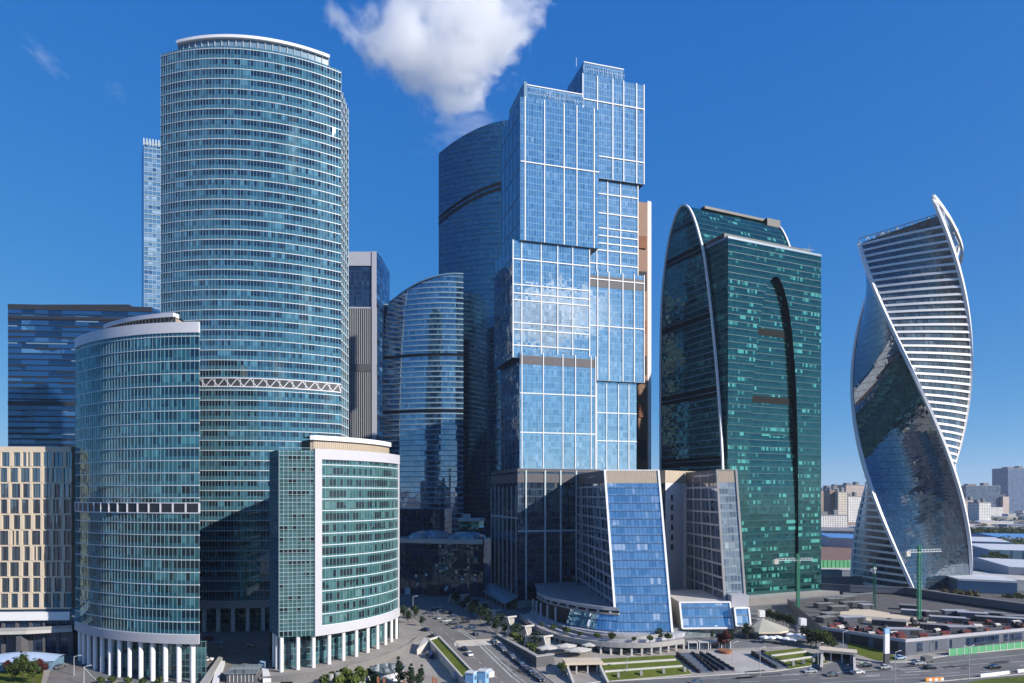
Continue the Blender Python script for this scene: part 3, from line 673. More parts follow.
# ------------------------------------------------------------------ green arch tower
def empire():
    t = thing('office_tower', 'dark green glass tower with a tall arched slab and an arch cut in front', 'tower', (150, 405, 4))
    u = Vector((.911, .413, 0)); v = Vector((-.413, .911, 0)); P0 = Vector((117.0, 379.0, 0))
    curve = [(0.3, 4), (.5, 70), (3.9, 118), (8.8, 158), (15.7, 200), (20.2, 215), (24.6, 226.5), (29, 234.5), (33.2, 238.4), (37.2, 239), (41, 236.5), (45.4, 230),
             (49.2, 221), (53, 206), (55.6, 188), (57, 160), (57.2, 120), (57, 4)]
    curve = smooth_path(curve, 4)
    LEN = 73.5
    P = lambda L, z, s: P0 + v * L + u * s + Vector((0, 0, z))
    mb = MB(); acc = 0.0
    for a, b in zip(curve, curve[1:]):
        l = hypot(b[0]-a[0], b[1]-a[1])
        mb.face([P(a[0], a[1], 0), P(b[0], b[1], 0), P(b[0], b[1], LEN), P(a[0], a[1], LEN)], 0, [(0, acc), (0, acc + l), (LEN, acc + l), (LEN, acc)]); acc += l
    mb.build('arched_shell', M['gE'], t)
    mb = MB(); far_end = MB()                                             # end wall, one strip per storey
    def span(z):
        xs = []
        for a, b in zip(curve, curve[1:]):
            if (a[1] - z) * (b[1] - z) <= 0 and a[1] != b[1]: xs.append(a[0] + (b[0]-a[0]) * (z-a[1]) / (b[1]-a[1]))
        return (min(xs), max(xs)) if len(xs) >= 2 else None
    zs = [4 + 1.925 * k for k in range(122)] + [238.3]
    for z0, z1 in zip(zs, zs[1:]):
        p, q = span(z0), span(z1)
        if p and q:
            mb.face([P(p[1], z0, .8), P(p[0], z0, .8), P(q[0], z1, .8), P(q[1], z1, .8)], 0, [(-p[1], z0), (-p[0], z0), (-q[0], z1), (-q[1], z1)])
            far_end.face([P(p[0], z0, LEN - .8), P(p[1], z0, LEN - .8), P(q[1], z1, LEN - .8), P(q[0], z1, LEN - .8)], 0)
    for z0, z1, c in ((206, 211, 1), (165, 170.5, 1), (121, 126.5, 1), (82, 87, 1), (226, 228, 1)):
        p, q = span(z0), span(z1); mb.face([P(p[1], z0, .72), P(p[0], z0, .72), P(q[0], z1, .72), P(q[1], z1, .72)], 1)
    for k in range(2, 60):
        z = 4 + 3.85 * k
        if span(z): p = span(z); mb.bar(P(p[1] - .3, z, .7), P(p[0] + .3, z, .7), .35, 2, .18)
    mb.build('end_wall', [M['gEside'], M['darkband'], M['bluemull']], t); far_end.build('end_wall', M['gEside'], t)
    for s in (0.0, LEN - 1.0):
        mb = MB()
        for a, b in zip(curve, curve[1:]):
            d = Vector((b[0]-a[0], b[1]-a[1])).normalized(); n = Vector((-d.y, d.x)) if s < 1 else Vector((-d.y, d.x))
            o = 1.0
            A = P(a[0] + n.x * o * -.3, a[1] + n.y * o * -.3, s); B = P(b[0] + n.x * o * -.3, b[1] + n.y * o * -.3, s)
            A2 = P(a[0] - (-n.x) * .75, a[1] + n.y * .75, s); B2 = P(b[0] + n.x * .75, b[1] + n.y * .75, s)
            e = u * 1.1
            for q in ([A, B, B2, A2], [A2, B2, B2 + e, A2 + e], [A + e, A2 + e, B2 + e, B + e], [B, A, A + e, B + e]): mb.face(q, 0)
        mb.build('rim', M['white'], t)
    mb = MB()
    mb.obox(P(31.5, 238.6, 14), u * 60, v * 4, (0, 0, 1.6), 0); mb.obox(P(29.5, 235.5, 62), u * 11, v * 3, (0, 0, 4.6), 0)
    mb.build('roof_plant', M['dark'], t)
    # square block in front with the arch cut
    Q0 = Vector((119.9, 379.0, 0)); uu = Vector((.911, .413, 0)); vv = Vector((-.413, .911, 0)); W = 71.3; H = 208.0
    B = lambda s, tt, z: Q0 + uu * s + vv * tt + Vector((0, 0, z))
    archp = smooth_path([(13.5, 4), (15.2, 70), (17.8, 122), (21.5, 155), (26.5, 178), (31, 187.5), (35.5, 191), (40, 187.5), (44.5, 176.5), (48.2, 158), (50.8, 132), (52.2, 100), (52.8, 60), (53, 4)], 5)
    def ah(s):
        for a, b in zip(archp, archp[1:]):
            if a[0] <= s <= b[0] and b[0] > a[0]: return a[1] + (b[1]-a[1]) * (s-a[0]) / (b[0]-a[0])
        return None
    ss = sorted(set([0, W] + [W * k / 34 for k in range(35)] + [p[0] for p in archp]))
    mb = MB()
    def fz(a, b, za, zb, z1, tt, m=0): mb.face([B(a, tt, za), B(b, tt, zb), B(b, tt, z1), B(a, tt, z1)], m, [(a, za), (b, zb), (b, z1), (a, z1)])
    for a, b in zip(ss, ss[1:]):
        if b - a < 1e-5: continue
        ha, hb = ah(a), ah(b)
        if ha is not None and hb is not None: fz(a, b, ha, hb, H, 0)
        else: fz(a, b, 4, 4, H, 0)
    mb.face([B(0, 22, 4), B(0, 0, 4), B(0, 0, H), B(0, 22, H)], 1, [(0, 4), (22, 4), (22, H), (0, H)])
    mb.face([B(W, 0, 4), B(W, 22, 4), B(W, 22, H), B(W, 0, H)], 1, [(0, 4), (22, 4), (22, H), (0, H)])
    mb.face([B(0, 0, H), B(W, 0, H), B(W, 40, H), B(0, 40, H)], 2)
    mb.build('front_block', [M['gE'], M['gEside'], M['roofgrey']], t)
    RD = 3.4
    mb = MB()
    for a, b in zip(archp, archp[1:]): mb.face([B(a[0], 0, a[1]), B(a[0], RD, a[1]), B(b[0], RD, b[1]), B(b[0], 0, b[1])], 0)
    rv = mb.build('arch_reveal', M['darkband'], t)  # shadow of the arch reveal put into its near-black colour
    mb = MB()
    for a, b in zip(ss, ss[1:]):
        ha, hb = ah(a), ah(b)
        if ha is not None and hb is not None and b - a > 1e-5: mb.face([B(a, RD, 4), B(b, RD, 4), B(b, RD, hb), B(a, RD, ha)], 0, [(a, 4), (b, 4), (b, hb), (a, ha)])
    for z in (157, 118):
        s0 = min(s for s in [x * .5 for x in range(20, 110)] if ah(s) and ah(s) > z + 4); s1 = max(s for s in [x * .5 for x in range(20, 110)] if ah(s) and ah(s) > z + 4)
        mb.face([B(s0, RD - .1, z), B(s1, RD - .1, z), B(s1, RD - .1, z + 4), B(s0, RD - .1, z + 4)], 1)
    mb.build('arch_glazing', [M['gE'], M['umber']], t)
    mb = MB(); mb.obox(B(0, 3, H), uu * 66, vv * 18, (0, 0, 3.4), 0); mb.obox(B(-.2, -.2, H - .5), uu * (W + .4), vv * .35, (0, 0, 1.3), 1); mb.obox(B(-.2, .2, H - .5), uu * .35, vv * 20, (0, 0, 1.3), 1)
    mb.bar(B(66, 4, H), B(66, 4, H + 7), .3, 1); mb.bar(B(68, 4, H), B(66, 4, H + 4), .3, 1); mb.bar(B(61, 4, H + 4), B(70, 4, H + 4.4), .3, 1)
    mb.build('roof_parapet', [M['dark'], M['bluemull']], t)
    mb = MB(); mb.strip([tuple((P0 + v * 45 - u * 14).xy), tuple((P0 - u * 8 - v * 9).xy), tuple((Q0 + uu * 80 - vv * 8).xy), tuple((Q0 + uu * 80 + vv * 30).xy)], 4, 8.2, 0)
    mb.flat([tuple((P0 + v * 45 - u * 14).xy), tuple((P0 - u * 8 - v * 9).xy), tuple((Q0 + uu * 80 - vv * 8).xy), tuple((Q0 + uu * 80 + vv * 30).xy)], 8.2, 1)
    mb.build('base_hall', [M['midgrey'], M['concrete']], t)

# ------------------------------------------------------------------ twisted tower
def evolution():
    cx, cy, R = 255.9, 440.0, 33.0
    ang = lambda z: radians(66 - .69 * (z - 4))
    def corner(k, z, r=R):                                                # k=0 is the rib that starts at the right and winds to the left
        a = ang(z) + k * pi / 2; return Vector((cx + r * sin(a), cy - r * cos(a), z))
    t = thing('office_tower', 'twisting glass tower with white ribs and stripes at the right end of the group', 'tower', (cx, cy, 4))
    H = 226.0; hf = 4.3; n = int((H - 4) / hf)
    zs = [4 + (H - 4) * i / (n * 2) for i in range(n * 2 + 1)]
    ND = 14
    def roofz(p): return 0
    for k in range(4):
        mb = MB(); striped = k in (0, 2)
        for z0, z1 in zip(zs, zs[1:]):
            for j in range(ND):
                def Q(z, f):
                    a, b = corner(k, z), corner(k + 1, z); p = a + (b - a) * f
                    nn = Vector((p.x - cx, p.y - cy, 0)).normalized(); return p + nn * 2.2 * (4 * f * (1 - f)) * .6
                L = R * 1.414
                mb.face([Q(z0, j / ND), Q(z0, (j+1) / ND), Q(z1, (j+1) / ND), Q(z1, j / ND)], 0, [(L*j/ND, z0), (L*(j+1)/ND, z0), (L*(j+1)/ND, z1), (L*j/ND, z1)])
        if striped:
            for i in range(1, n + 1):
                z = 4 + i * (H - 4) / n
                path = []
                for j in range(ND + 1):
                    q = Q(z - .6, j / ND); path.append((q.x, q.y))
                mb.band(path, z - 1.45, z - .1, .7, 1)
        mb.build('striped_face' if striped else 'glass_face', [M['gVs'] if striped else M['gV'], M['white']], t)
    tops = {0: 227.0, 1: 239.0, 2: 226, 3: 227}
    mb = MB(); mb.face([Vector(corner(k, H - 2).xy.to_3d()) + Vector((0, 0, H - 2 + (3 if k == 1 else 0))) for k in range(4)], 0)
    mb.face([corner(0, H), corner(1, H), corner(1, 232), corner(0, H + .5)], 1); mb.face([corner(1, H), corner(2, H), corner(2, 232), corner(1, 232)], 1)
    mb.face([corner(3, H), corner(0, H), corner(0, H+.5), corner(3, 231)], 1)
    mb.build('roof', [M['roofgrey'], M['gVs']], t)
    mb = MB()
    for i in range(12):
        f = i / 11; p = corner(0, H).lerp(corner(1, H), f); q = corner(3, H).lerp(corner(2, H), f)
        mb.bar(p + Vector((0, 0, 1.5)), p + Vector((0, 0, 3.6 + f * 4)), .4)
        if i % 2: mb.bar(p + Vector((0, 0, 3.5 + f * 4)), q + Vector((0, 0, 6 + 4 * f)), .35)
    mb.bar(corner(0, H) + Vector((0, 0, 3.6)), corner(1, H) + Vector((0, 0, 7.6)), .5)
    mb.prism([tuple(corner(0, H, 22).xy), tuple(corner(1, H, 22).xy), tuple(corner(2, H, 22).xy), tuple(corner(3, H, 22).xy)], H - 2, H + 6.5, 0)
    mb.build('roof_screen', M['mullion'], t)
    for k in range(4):
        mb = MB(); zz = [2 + (tops[k] - 2) * i / 90 for i in range(91)]
        for z0, z1 in zip(zz, zz[1:]):
            def ring(z):
                a = ang(z) + k * pi / 2; c = corner(k, z, R + .2); rd = Vector((sin(a), -cos(a), 0)); tg = Vector((cos(a), sin(a), 0))
                return [c + tg * 1.25 - rd * .9, c + tg * .8 + rd * .8, c - tg * .8 + rd * .8, c - tg * 1.25 - rd * .9]
            A, B = ring(z0), ring(z1)
            for i in range(4): mb.face([A[i], A[(i+1) % 4], B[(i+1) % 4], B[i]], 0)
        mb.build('rib', M['white'], t)
    # the crown: a flat white ribbon that springs from the front rib, loops over the roof and lands on the rear one
    tip = corner(1, 241); land = corner(2, 216)
    pts = [corner(1, 236), tip + Vector((.6, 1, 2.2)), tip.lerp(land, .28) + Vector((6.5, 0, -1.0)), tip.lerp(land, .6) + Vector((9.5, 0, -4.5)), tip.lerp(land, .85) + Vector((5.5, 0, -5)), land]
    path = []
    PP = [pts[0] * 2 - pts[1]] + pts + [pts[-1] * 2 - pts[-2]]
    for k in range(1, len(PP) - 2):
        a, b, c, d = PP[k-1:k+3]
        for i in range(8):
            s = i / 8; path.append(.5 * ((2*b) + (c-a)*s + (2*a-5*b+4*c-d)*s*s + (3*b-a-3*c+d)*s**3))
    path.append(pts[-1])
    mb = MB(); mb.bars(path, 2.2, 0, 1.4)
    for i in range(6, 30, 5): mb.bar(path[i], corner(1, 226).lerp(corner(2, 226), i / 40) + Vector((0, 0, 3)), .25)
    mb.build('crown_ribbon', M['white'], t)

# ------------------------------------------------------------------ towers further back
def fed_west():
    D = 547.0
    t = thing('office_tower', 'curved blue glass tower with a rising rounded top, behind the dark hall', 'tower', (X(420, D), D + 20, 4))
    zl, zr = Z(297, D), Z(274, D)
    left = [(4, 374.5), (65, 375), (110, 376), (142, 377.5), (165, 379), (190, 381.5), (210, 384), (223, 387)]
    def lpx(z):
        for a, b in zip(left, left[1:]):
            if a[0] <= z <= b[0]: return a[1] + (b[1]-a[1]) * (z-a[0]) / (b[0]-a[0])
        return left[-1][1] + (z - 223) * .4
    N = 44
    def pt(f, z):
        xl, xr = X(lpx(z), D + 6), X(463.3, D); x = xl + (xr - xl) * f
        y = D + 14 * (1 - f) ** 1.6 + 5 * (2 * f - 1) ** 2 - 5
        return (x, y)
    def ztop(f): return zl + (zr - zl) * (1 - (1 - f) ** 2.0)
    mb = MB(); zs = [4 + 4.2 * k for k in range(60)]
    def U(f): return f * 66
    for i in range(N):
        f0, f1 = i / N, (i + 1) / N
        for z0 in zs:
            z1 = z0 + 4.2; t0, t1 = ztop(f0), ztop(f1)
            a0, a1 = min(z1, t0), min(z1, t1)
            if a0 <= z0 and a1 <= z0: continue
            a0, a1 = max(a0, z0), max(a1, z0)
            mb.face([(*pt(f0, z0), z0), (*pt(f1, z0), z0), (*pt(f1, z0 + 2), a1), (*pt(f0, z0 + 2), a0)], 0, [(U(f0), z0), (U(f1), z0), (U(f1), a1), (U(f0), a0)])
    for k in range(2, 56):
        z = 4 + 4.2 * k; fs = [i / N for i in range(N + 1) if ztop(i / N) > z + .6]
        if len(fs) > 2: mb.band([pt(f, z) for f in fs], z - .28, z + .28, .35, 2)
    mb.build('curtain_wall', [M['gFW'], M['dark'], M['bandB']], t)
    mb = MB()
    for z in (Z(355, D), Z(411, D)):
        path = [pt(i / N, z) for i in range(N + 1)]; mb.band(path, z - 1.1, z + 1.1, .4, 0)
    mb.build('technical_floor', M['darkband'], t)
    mb = MB(); top = [(*pt(i / N, 230), ztop(i / N)) for i in range(N + 1)]
    bk = [(p[0] - 9 * i / N, p[1] + 45 - 30 * abs(i / N - .5), p[2] - 1) for i, p in enumerate(top)]
    for i in range(N): mb.face([top[i], top[i+1], bk[i+1], bk[i]], 0)
    for p, q in zip(top, top[1:]): mb.bar(Vector(p) + Vector((0, -.3, 0)), Vector(q) + Vector((0, -.3, 0)), 1.0, 1)
    q0, q1 = pt(1, 4), pt(0, 4); mb.wall(q0, (q0[0] - 9, q0[1] + 50), 4, zr, 2); mb.wall((q0[0] - 9, q0[1] + 50), q1, 4, zl, 2)
    mb.build('roof', [M['roofgrey'], M['bluemull'], M['gFW']], t)

def fed_east():
    D = 578.0
    t = thing('office_tower', 'tall dark blue glass tower with a sloping top and double dark band', 'tower', (X(475, D), D + 20, 4))
    N = 30; x0, x1 = X(438.7, D + 22), X(512, D)
    def pt(f): return (x0 + (x1 - x0) * f, D + 22 * (1 - f) ** 2)
    def ztop(f): return Z(153.5, D + 22) + (Z(120, D) - Z(153.5, D + 22)) * (1 - (1 - f) ** 1.7)
    mb = MB()
    for i in range(N):
        f0, f1 = i / N, (i + 1) / N; a, b = pt(f0), pt(f1)
        mb.face([(*a, 4), (*b, 4), (*b, ztop(f1)), (*a, ztop(f0))], 0, [(f0 * 64, 4), (f1 * 64, 4), (f1 * 64, ztop(f1)), (f0 * 64, ztop(f0))])
    for k in range(1, 88):
        z = 4 + 4.3 * k; fs = [i / N for i in range(N + 1) if ztop(i / N) > z + .5]
        if len(fs) > 2: mb.band([pt(f) for f in fs], z - .18, z + .18, .3, 1)
    mb.build('curtain_wall', [M['gFE'], M['navymull']], t)
    mb = MB()
    for dz in (0, -4.5):
        for i in range(N):
            f0, f1 = i / N, (i + 1) / N
            zz = lambda f: Z(208, D) + (Z(182, D) - Z(208, D)) * (1 - (1 - f) ** 1.6) + dz
            a, b = offset([pt(f0), pt(f1)], .4)
            mb.face([(*a, zz(f0) - 1.3), (*b, zz(f1) - 1.3), (*b, zz(f1) + 1.3), (*a, zz(f0) + 1.3)], 0)
            mb.face([(*a, zz(f0) + 1.3), (*b, zz(f1) + 1.3), (*pt(f1), zz(f1) + 1.3), (*pt(f0), zz(f0) + 1.3)], 0)
    mb.build('technical_floor', M['darkband'], t)
    mb = MB(); mb.wall(pt(1), (pt(1)[0] + 5, D + 60), 4, ztop(1)); mb.wall((pt(1)[0] + 5, D + 60), pt(0), 4, ztop(0)); mb.build('rear_wall', M['gFE'], t)

def slab_left():
    D = 480.0
    t = thing('office_tower', 'wide dark blue office slab with thin horizontal dashes, behind the beige building', 'tower', (X(78, D), D + 20, 4))
    a, b = (X(8, D), D), (X(152, D + 8), D + 8)
    p = resample([a, b], 3.0); z1 = Z(304, D)
    mb = MB(); mb.strip(p, 4, z1, 0); mb.wall((a[0] + 2, D + 40), a, 4, z1, 0); mb.wall(b, (b[0], D + 40), 4, z1, 0); mb.wall((b[0], D + 40), (a[0] + 2, D + 40), 4, z1, 0); mb.flat([a, b, (b[0], D + 40), (a[0] + 2, D + 40)], z1, 1)
    mb.build('curtain_wall', [M['gL'], M['roofgrey']], t)
    mb = MB(); rnd = random.Random(5); n = len(p)
    for k in range(3, 47):
        z = 4 + 4 * k; i = 0
        while i < n - 2:
            L = rnd.randint(2, 9); j = min(n - 1, i + L)
            r = rnd.random()
            if r < .55: mb.band(p[i:j+1], z - .55, z + .35, .25, 0 if r < .40 else 1)
            i = j + rnd.randint(0, 3)
    mb.band(p, Z(403, D) - 1.5, Z(403, D) + 1.5, .3, 0); mb.band(p, z1 - 3.5, z1, .3, 0); mb.band(p, Z(317, D) - 1, Z(317, D) + 1, .3, 0)
    mb.build('storey_dashes', [M['dark'], M['bluemull']], t)
    mb = MB(); mb.box((a[0] + b[0]) / 2, D + 20, z1, 60, 16, 3, 0); mb.build('roof_plant', M['dark'], t)

def slab_thin():
    D = 553.0
    t = thing('office_tower', 'slim pale blue tower showing left of the tallest teal tower', 'tower', (X(152, D), D + 15, 4))
    a0, a, b = (X(141.6, D) - 3, D + 24), (X(144, D), D), (X(175, D), D + 8); z1 = Z(140, D)
    mb = MB(); mb.strip(resample([a, b], 3), 4, z1, 0); mb.wall((X(141.6, D + 24), D + 24), a, 4, z1, 1); mb.wall(b, (b[0], D + 40), 4, z1, 1); mb.flat([a, b, (b[0], D + 40), (X(141.6, D + 24), D + 24)], z1 - 2, 2)
    mb.build('curtain_wall', [M['gT'], M['gM'], M['roofgrey']], t)
    mb = MB(); p = [a, b]; rnd = random.Random(8)
    for k in range(12, 92):
        z = 4 + 3.8 * k
        if rnd.random() < .6: mb.band(p, z - .3, z + .3, .3, 0)
    mb.build('banding', M['bandB'], t)
    mb = MB(); mb.posts(resample(p, 2.2), z1 - 4, z1 + 1.5, .8, .4, 0); mb.build('parapet', M['mullion'], t)

def slab_grey():
    D = 540.0
    t = thing('office_tower', 'narrow grey tower with vertical ribs seen right of the tallest teal tower', 'tower', (X(365, D), D + 20, 4))
    a, b, c = (X(336, D), D), (X(376.5, D), D), (X(382.3, D + 16), D + 16); z1 = Z(252, D)
    zg = [(Z(307, D), Z(265, D), 2)]
    mb = MB(); p = resample([a, b], 1.7)
    mb.strip(p, 4, Z(308, D), 0); mb.strip(p, Z(308, D), Z(266, D), 1); mb.strip(p, Z(266, D), z1, 2); mb.strip([b, c], 4, z1 - 1, 3); mb.strip([c, (c[0], D + 50), (a[0], D + 50)], 4, z1, 3)
    mb.flat([a, b, c, (c[0], D + 50), (a[0], D + 50)], z1, 2)
    mb.build('shaft', [M['dark'], M['gM'], M['grey_panel'], M['gL']], t)
    mb = MB(); mb.posts(p, 4, Z(308, D), .75, .7, 0); mb.build('ribs', M['taupe'], t)
    mb = MB(); mb.box(X(374.3, D), D - .6, 4, 3.4, 1.6, z1 - 4, 0); mb.band([a, b], Z(266, D), z1, .8, 0); mb.band([a, b], Z(308, D) - .6, Z(308, D) + .6, .8, 0)
    mb.build('edge_frame', M['grey_panel'], t)
    mb = MB(); mb.band([a, b], Z(368, D) - 3, Z(368, D) + 3, .9, 0); mb.build('technical_floor', M['brown'], t)

def low_complex():
    t = thing('shopping_hall', 'low dark glass building in shade at the end of the street, under glazed roof domes', 'building', (X(440, 415), 420, 4))
    p = resample([(-75, 425), (-48, 415), (-17.5, 409)], 1.6)
    mb = MB(); mb.strip(p, 4, 38, 0); mb.flat(p + [(-8, 470), (-80, 480)], 38, 1); mb.posts(p, 4, 37, .25, .3, 2, 4)
    mb.strip([(-17.5, 409), (-8, 470)], 4, 38, 0)
    mb.build('facade', [M['gM'], M['roofgrey'], M['dark']], t)
    mb = MB(); mb.band([(-75, 425), (-48, 415), (-17.5, 409)], 35.5, 38.2, .5, 0); mb.build('cornice', M['pale_conc'], t)
    mb = MB()
    for x, y, w, z0, z1 in ((-62, 455, 40, 38, 56), (-20, 452, 26, 38, 44)): mb.box(x, y, z0, w, 20, z1 - z0, -.15)
    mb.build('roof_block', M['gM'], t)
    mb = MB()
    for cx, cy, r in ((-52, 434, 14), (-28, 426, 12)):
        for i in range(16):
            for j in range(4):
                a, b, c, d = 2*pi*i/16, 2*pi*(i+1)/16, j*.3, (j+1)*.3
                q = lambda aa, e: (cx + r*cos(e)*cos(aa), cy + r*.6*cos(e)*sin(aa), 38 + r*.38*sin(e))
                mb.face([q(a, c), q(b, c), q(b, d), q(a, d)], 0)
    mb.build('glass_dome', M['gPale'], t)
    rnd = random.Random(3)
    for k in range(9):
        x = rnd.uniform(-70, -22); y = 409 + (x + 17.5) * -.24 - 1.2; mb = MB(); mb.box(x, y, rnd.uniform(6, 22), 1.6, .5, 1.6, -.2); mb.build('lit_window', M['mullion'], t)  # small lit windows, their light shown only by pale colour
    mb = MB(); mb.box(-47, 412.8, 4, 8, 2, 6, -.3, 0); mb.build('entrance', M['dark'], t)
    mb = MB(); mb.box(-64, 419.5, 4, 3.5, 1, 4, -.3); mb.build('door', M['mullion'], t)
    t = thing('office_block', 'small turquoise glass block behind the dark hall, beside the central tower', 'building', (X(470, 450), 450, 4))
    mb = MB(); q = [(-34, 440), (-21, 437), (-19, 462), (-34, 464)]; mb.prism(q, 4, 48, 0); mb.build('facade', M['gE'], t)
    mb = MB(); mb.prism([(-35, 439), (-20.5, 436), (-18, 463), (-35, 465)], 48, 49.5, 0); mb.box(-30, 450, 49.5, 5, 5, 3); mb.build('roof', M['pale_conc'], t)

def beige():
    D = 265.0
    t = thing('office_building', 'beige stone office building with tall dark windows at the left edge', 'building', (X(30, D), D + 15, 2))
    a, b = (X(-24, D), D), (X(72, D + 2), D + 2); z0, z1 = Z(609.5, D), Z(446.5, D)
    u = Vector((b[0]-a[0], b[1]-a[1], 0)); L = u.length; u.normalize(); n = Vector((u.y, -u.x, 0)); A = Vector((a[0], a[1], 0))
    rnd = random.Random(2); rows, nb = 10, 9
    mb = MB(); mb.wall(a, b, z0, z1, 0); h = (z1 - 2.2 - z0) / rows; w = L / nb; wins = []
    for k in range(rows + 1):
        mb.obox(A + Vector((0, 0, z0 + h * k)), u * L, n * .5, (0, 0, .6 if k < rows else 2.2), 1)
    for k in range(rows):
        za = z0 + h * k + .6
        for i in range(nb):
            x = i * w + (.5 if k % 2 else 0) + rnd.choice((0, 0, .35)); pw = rnd.choice((.8, .9, 1.3))
            mb.obox(A + u * x + Vector((0, 0, za)), u * pw, n * .62, (0, 0, h - .6), 1)
            if (i * 7 + k * 3) % 11 == 0: mb.obox(A + u * (x + w * .56) + Vector((0, 0, za)), u * .4, n * .56, (0, 0, h - .6), 1)
            wins.append((x + pw, min(x + w - .1, L), za, za + h - .6))
    wall = mb.build('facade', [M['dark'], M['beige']], t)
    wins = [q for q in wins if q[0] > 6][:100]
    for i, (x0, x1, za, zb) in enumerate(wins):
        q = MB(); P = lambda x, z: A + u * x + n * .12 + Vector((0, 0, z))
        q.face([P(x0, za), P(x1, za), P(x1, zb), P(x0, zb)], 0, [(i * 3.1, 0), (i * 3.1 + x1 - x0, 0), (i * 3.1 + x1 - x0, 4.9), (i * 3.1, 4.9)])
        q.bar(P((x0 + x1) / 2, za) + n * .06, P((x0 + x1) / 2, zb) + n * .06, .12, 1); q.build('window', [M['gBeige'], M['dark']], wall)
    mb = MB(); mb.flat([a, b, (b[0], D + 32), (a[0], D + 32)], z1 - .5, 0); mb.strip([b, (b[0], D + 32), (a[0], D + 32), a], z0, z1, 1); mb.build('roof', [M['roofgrey'], M['beige']], t)
    mb = MB(); mb.band([a, b], z0 - 4.2, z0 - 1.0, 1.6, 0); mb.build('canopy_band', M['white'], t)
    mb = MB(); mb.strip([a, b], 2, z0, 0); mb.posts(resample([a, b], 5), 2, z0 - 4.5, 1.2, .4, 1); mb.build('ground_storey', [M['gM'], M['stone_dark']], t)
# ------------------------------------------------------------------ the ground and what lies flat on it
def draped(mb, poly, off, m=0, zfun=None):
    """Flat polygon laid on the ground, cut where the slope changes."""
    bm = bmesh.new(); vs = [bm.verts.new((p[0], p[1], 0)) for p in poly]; bm.faces.new(vs)
    for y in (244, 284):
        bmesh.ops.bisect_plane(bm, geom=bm.verts[:] + bm.edges[:] + bm.faces[:], plane_co=(0, y, 0), plane_no=(0, 1, 0))
    for f in bm.faces:
        mb.face([(v.co.x, v.co.y, gh(v.co.y) + off) for v in f.verts], m)
    bm.free()
def gp(*px): return [at(*p)[:2] for p in px]
def sheet(name, mat, polys, off):
    mb = MB()
    for p in polys: draped(mb, gp(*p), off)
    return tag(mb.build(name, mat), kind='structure')
def line(mb, p, q, w, off, m=0):
    a, b = Vector(at(*p)[:2]), Vector(at(*q)[:2]); d = (b - a).normalized(); n = Vector((-d.y, d.x)) * w / 2
    draped(mb, [tuple(a - n), tuple(b - n), tuple(b + n), tuple(a + n)], off, m)

def ground():
    ys = [-20000, 40, 58, 200, 201, 244, 284, 420, 1200, 30000]; zs = [0, 0, -7, -7, 0, 0, 4, 4, 4, 4]
    mb = MB(); xs = [-30000, -400, 400, 30000]
    for (y0, z0), (y1, z1) in zip(zip(ys, zs), zip(ys[1:], zs[1:])):
        for a, b in zip(xs, xs[1:]): mb.face([(a, y0, z0), (b, y0, z0), (b, y1, z1), (a, y1, z1)], 0)
    tag(mb.build('ground', M['soil']), kind='structure')
    mb = MB(); mb.flat([(-3000, 45), (3000, 45), (3000, 200.5), (-3000, 200.5)], -3.0)
    t = NT('river_water'); p = t.n('BsdfPrincipled'); p.inputs['Base Color'].default_value = (.02, .035, .03, 1); p.inputs['Roughness'].default_value = .08
    b = t.n('Bump'); b.inputs['Strength'].default_value = .3; t.put(b.inputs['Height'], t.noise(t.n('TexCoord').outputs['Object'], .4, 4).outputs[0]); t.put(p.inputs['Normal'], b.outputs[0]); t.put(t.out.inputs[0], p.outputs[0])
    tag(mb.build('river', t.mat), kind='structure')

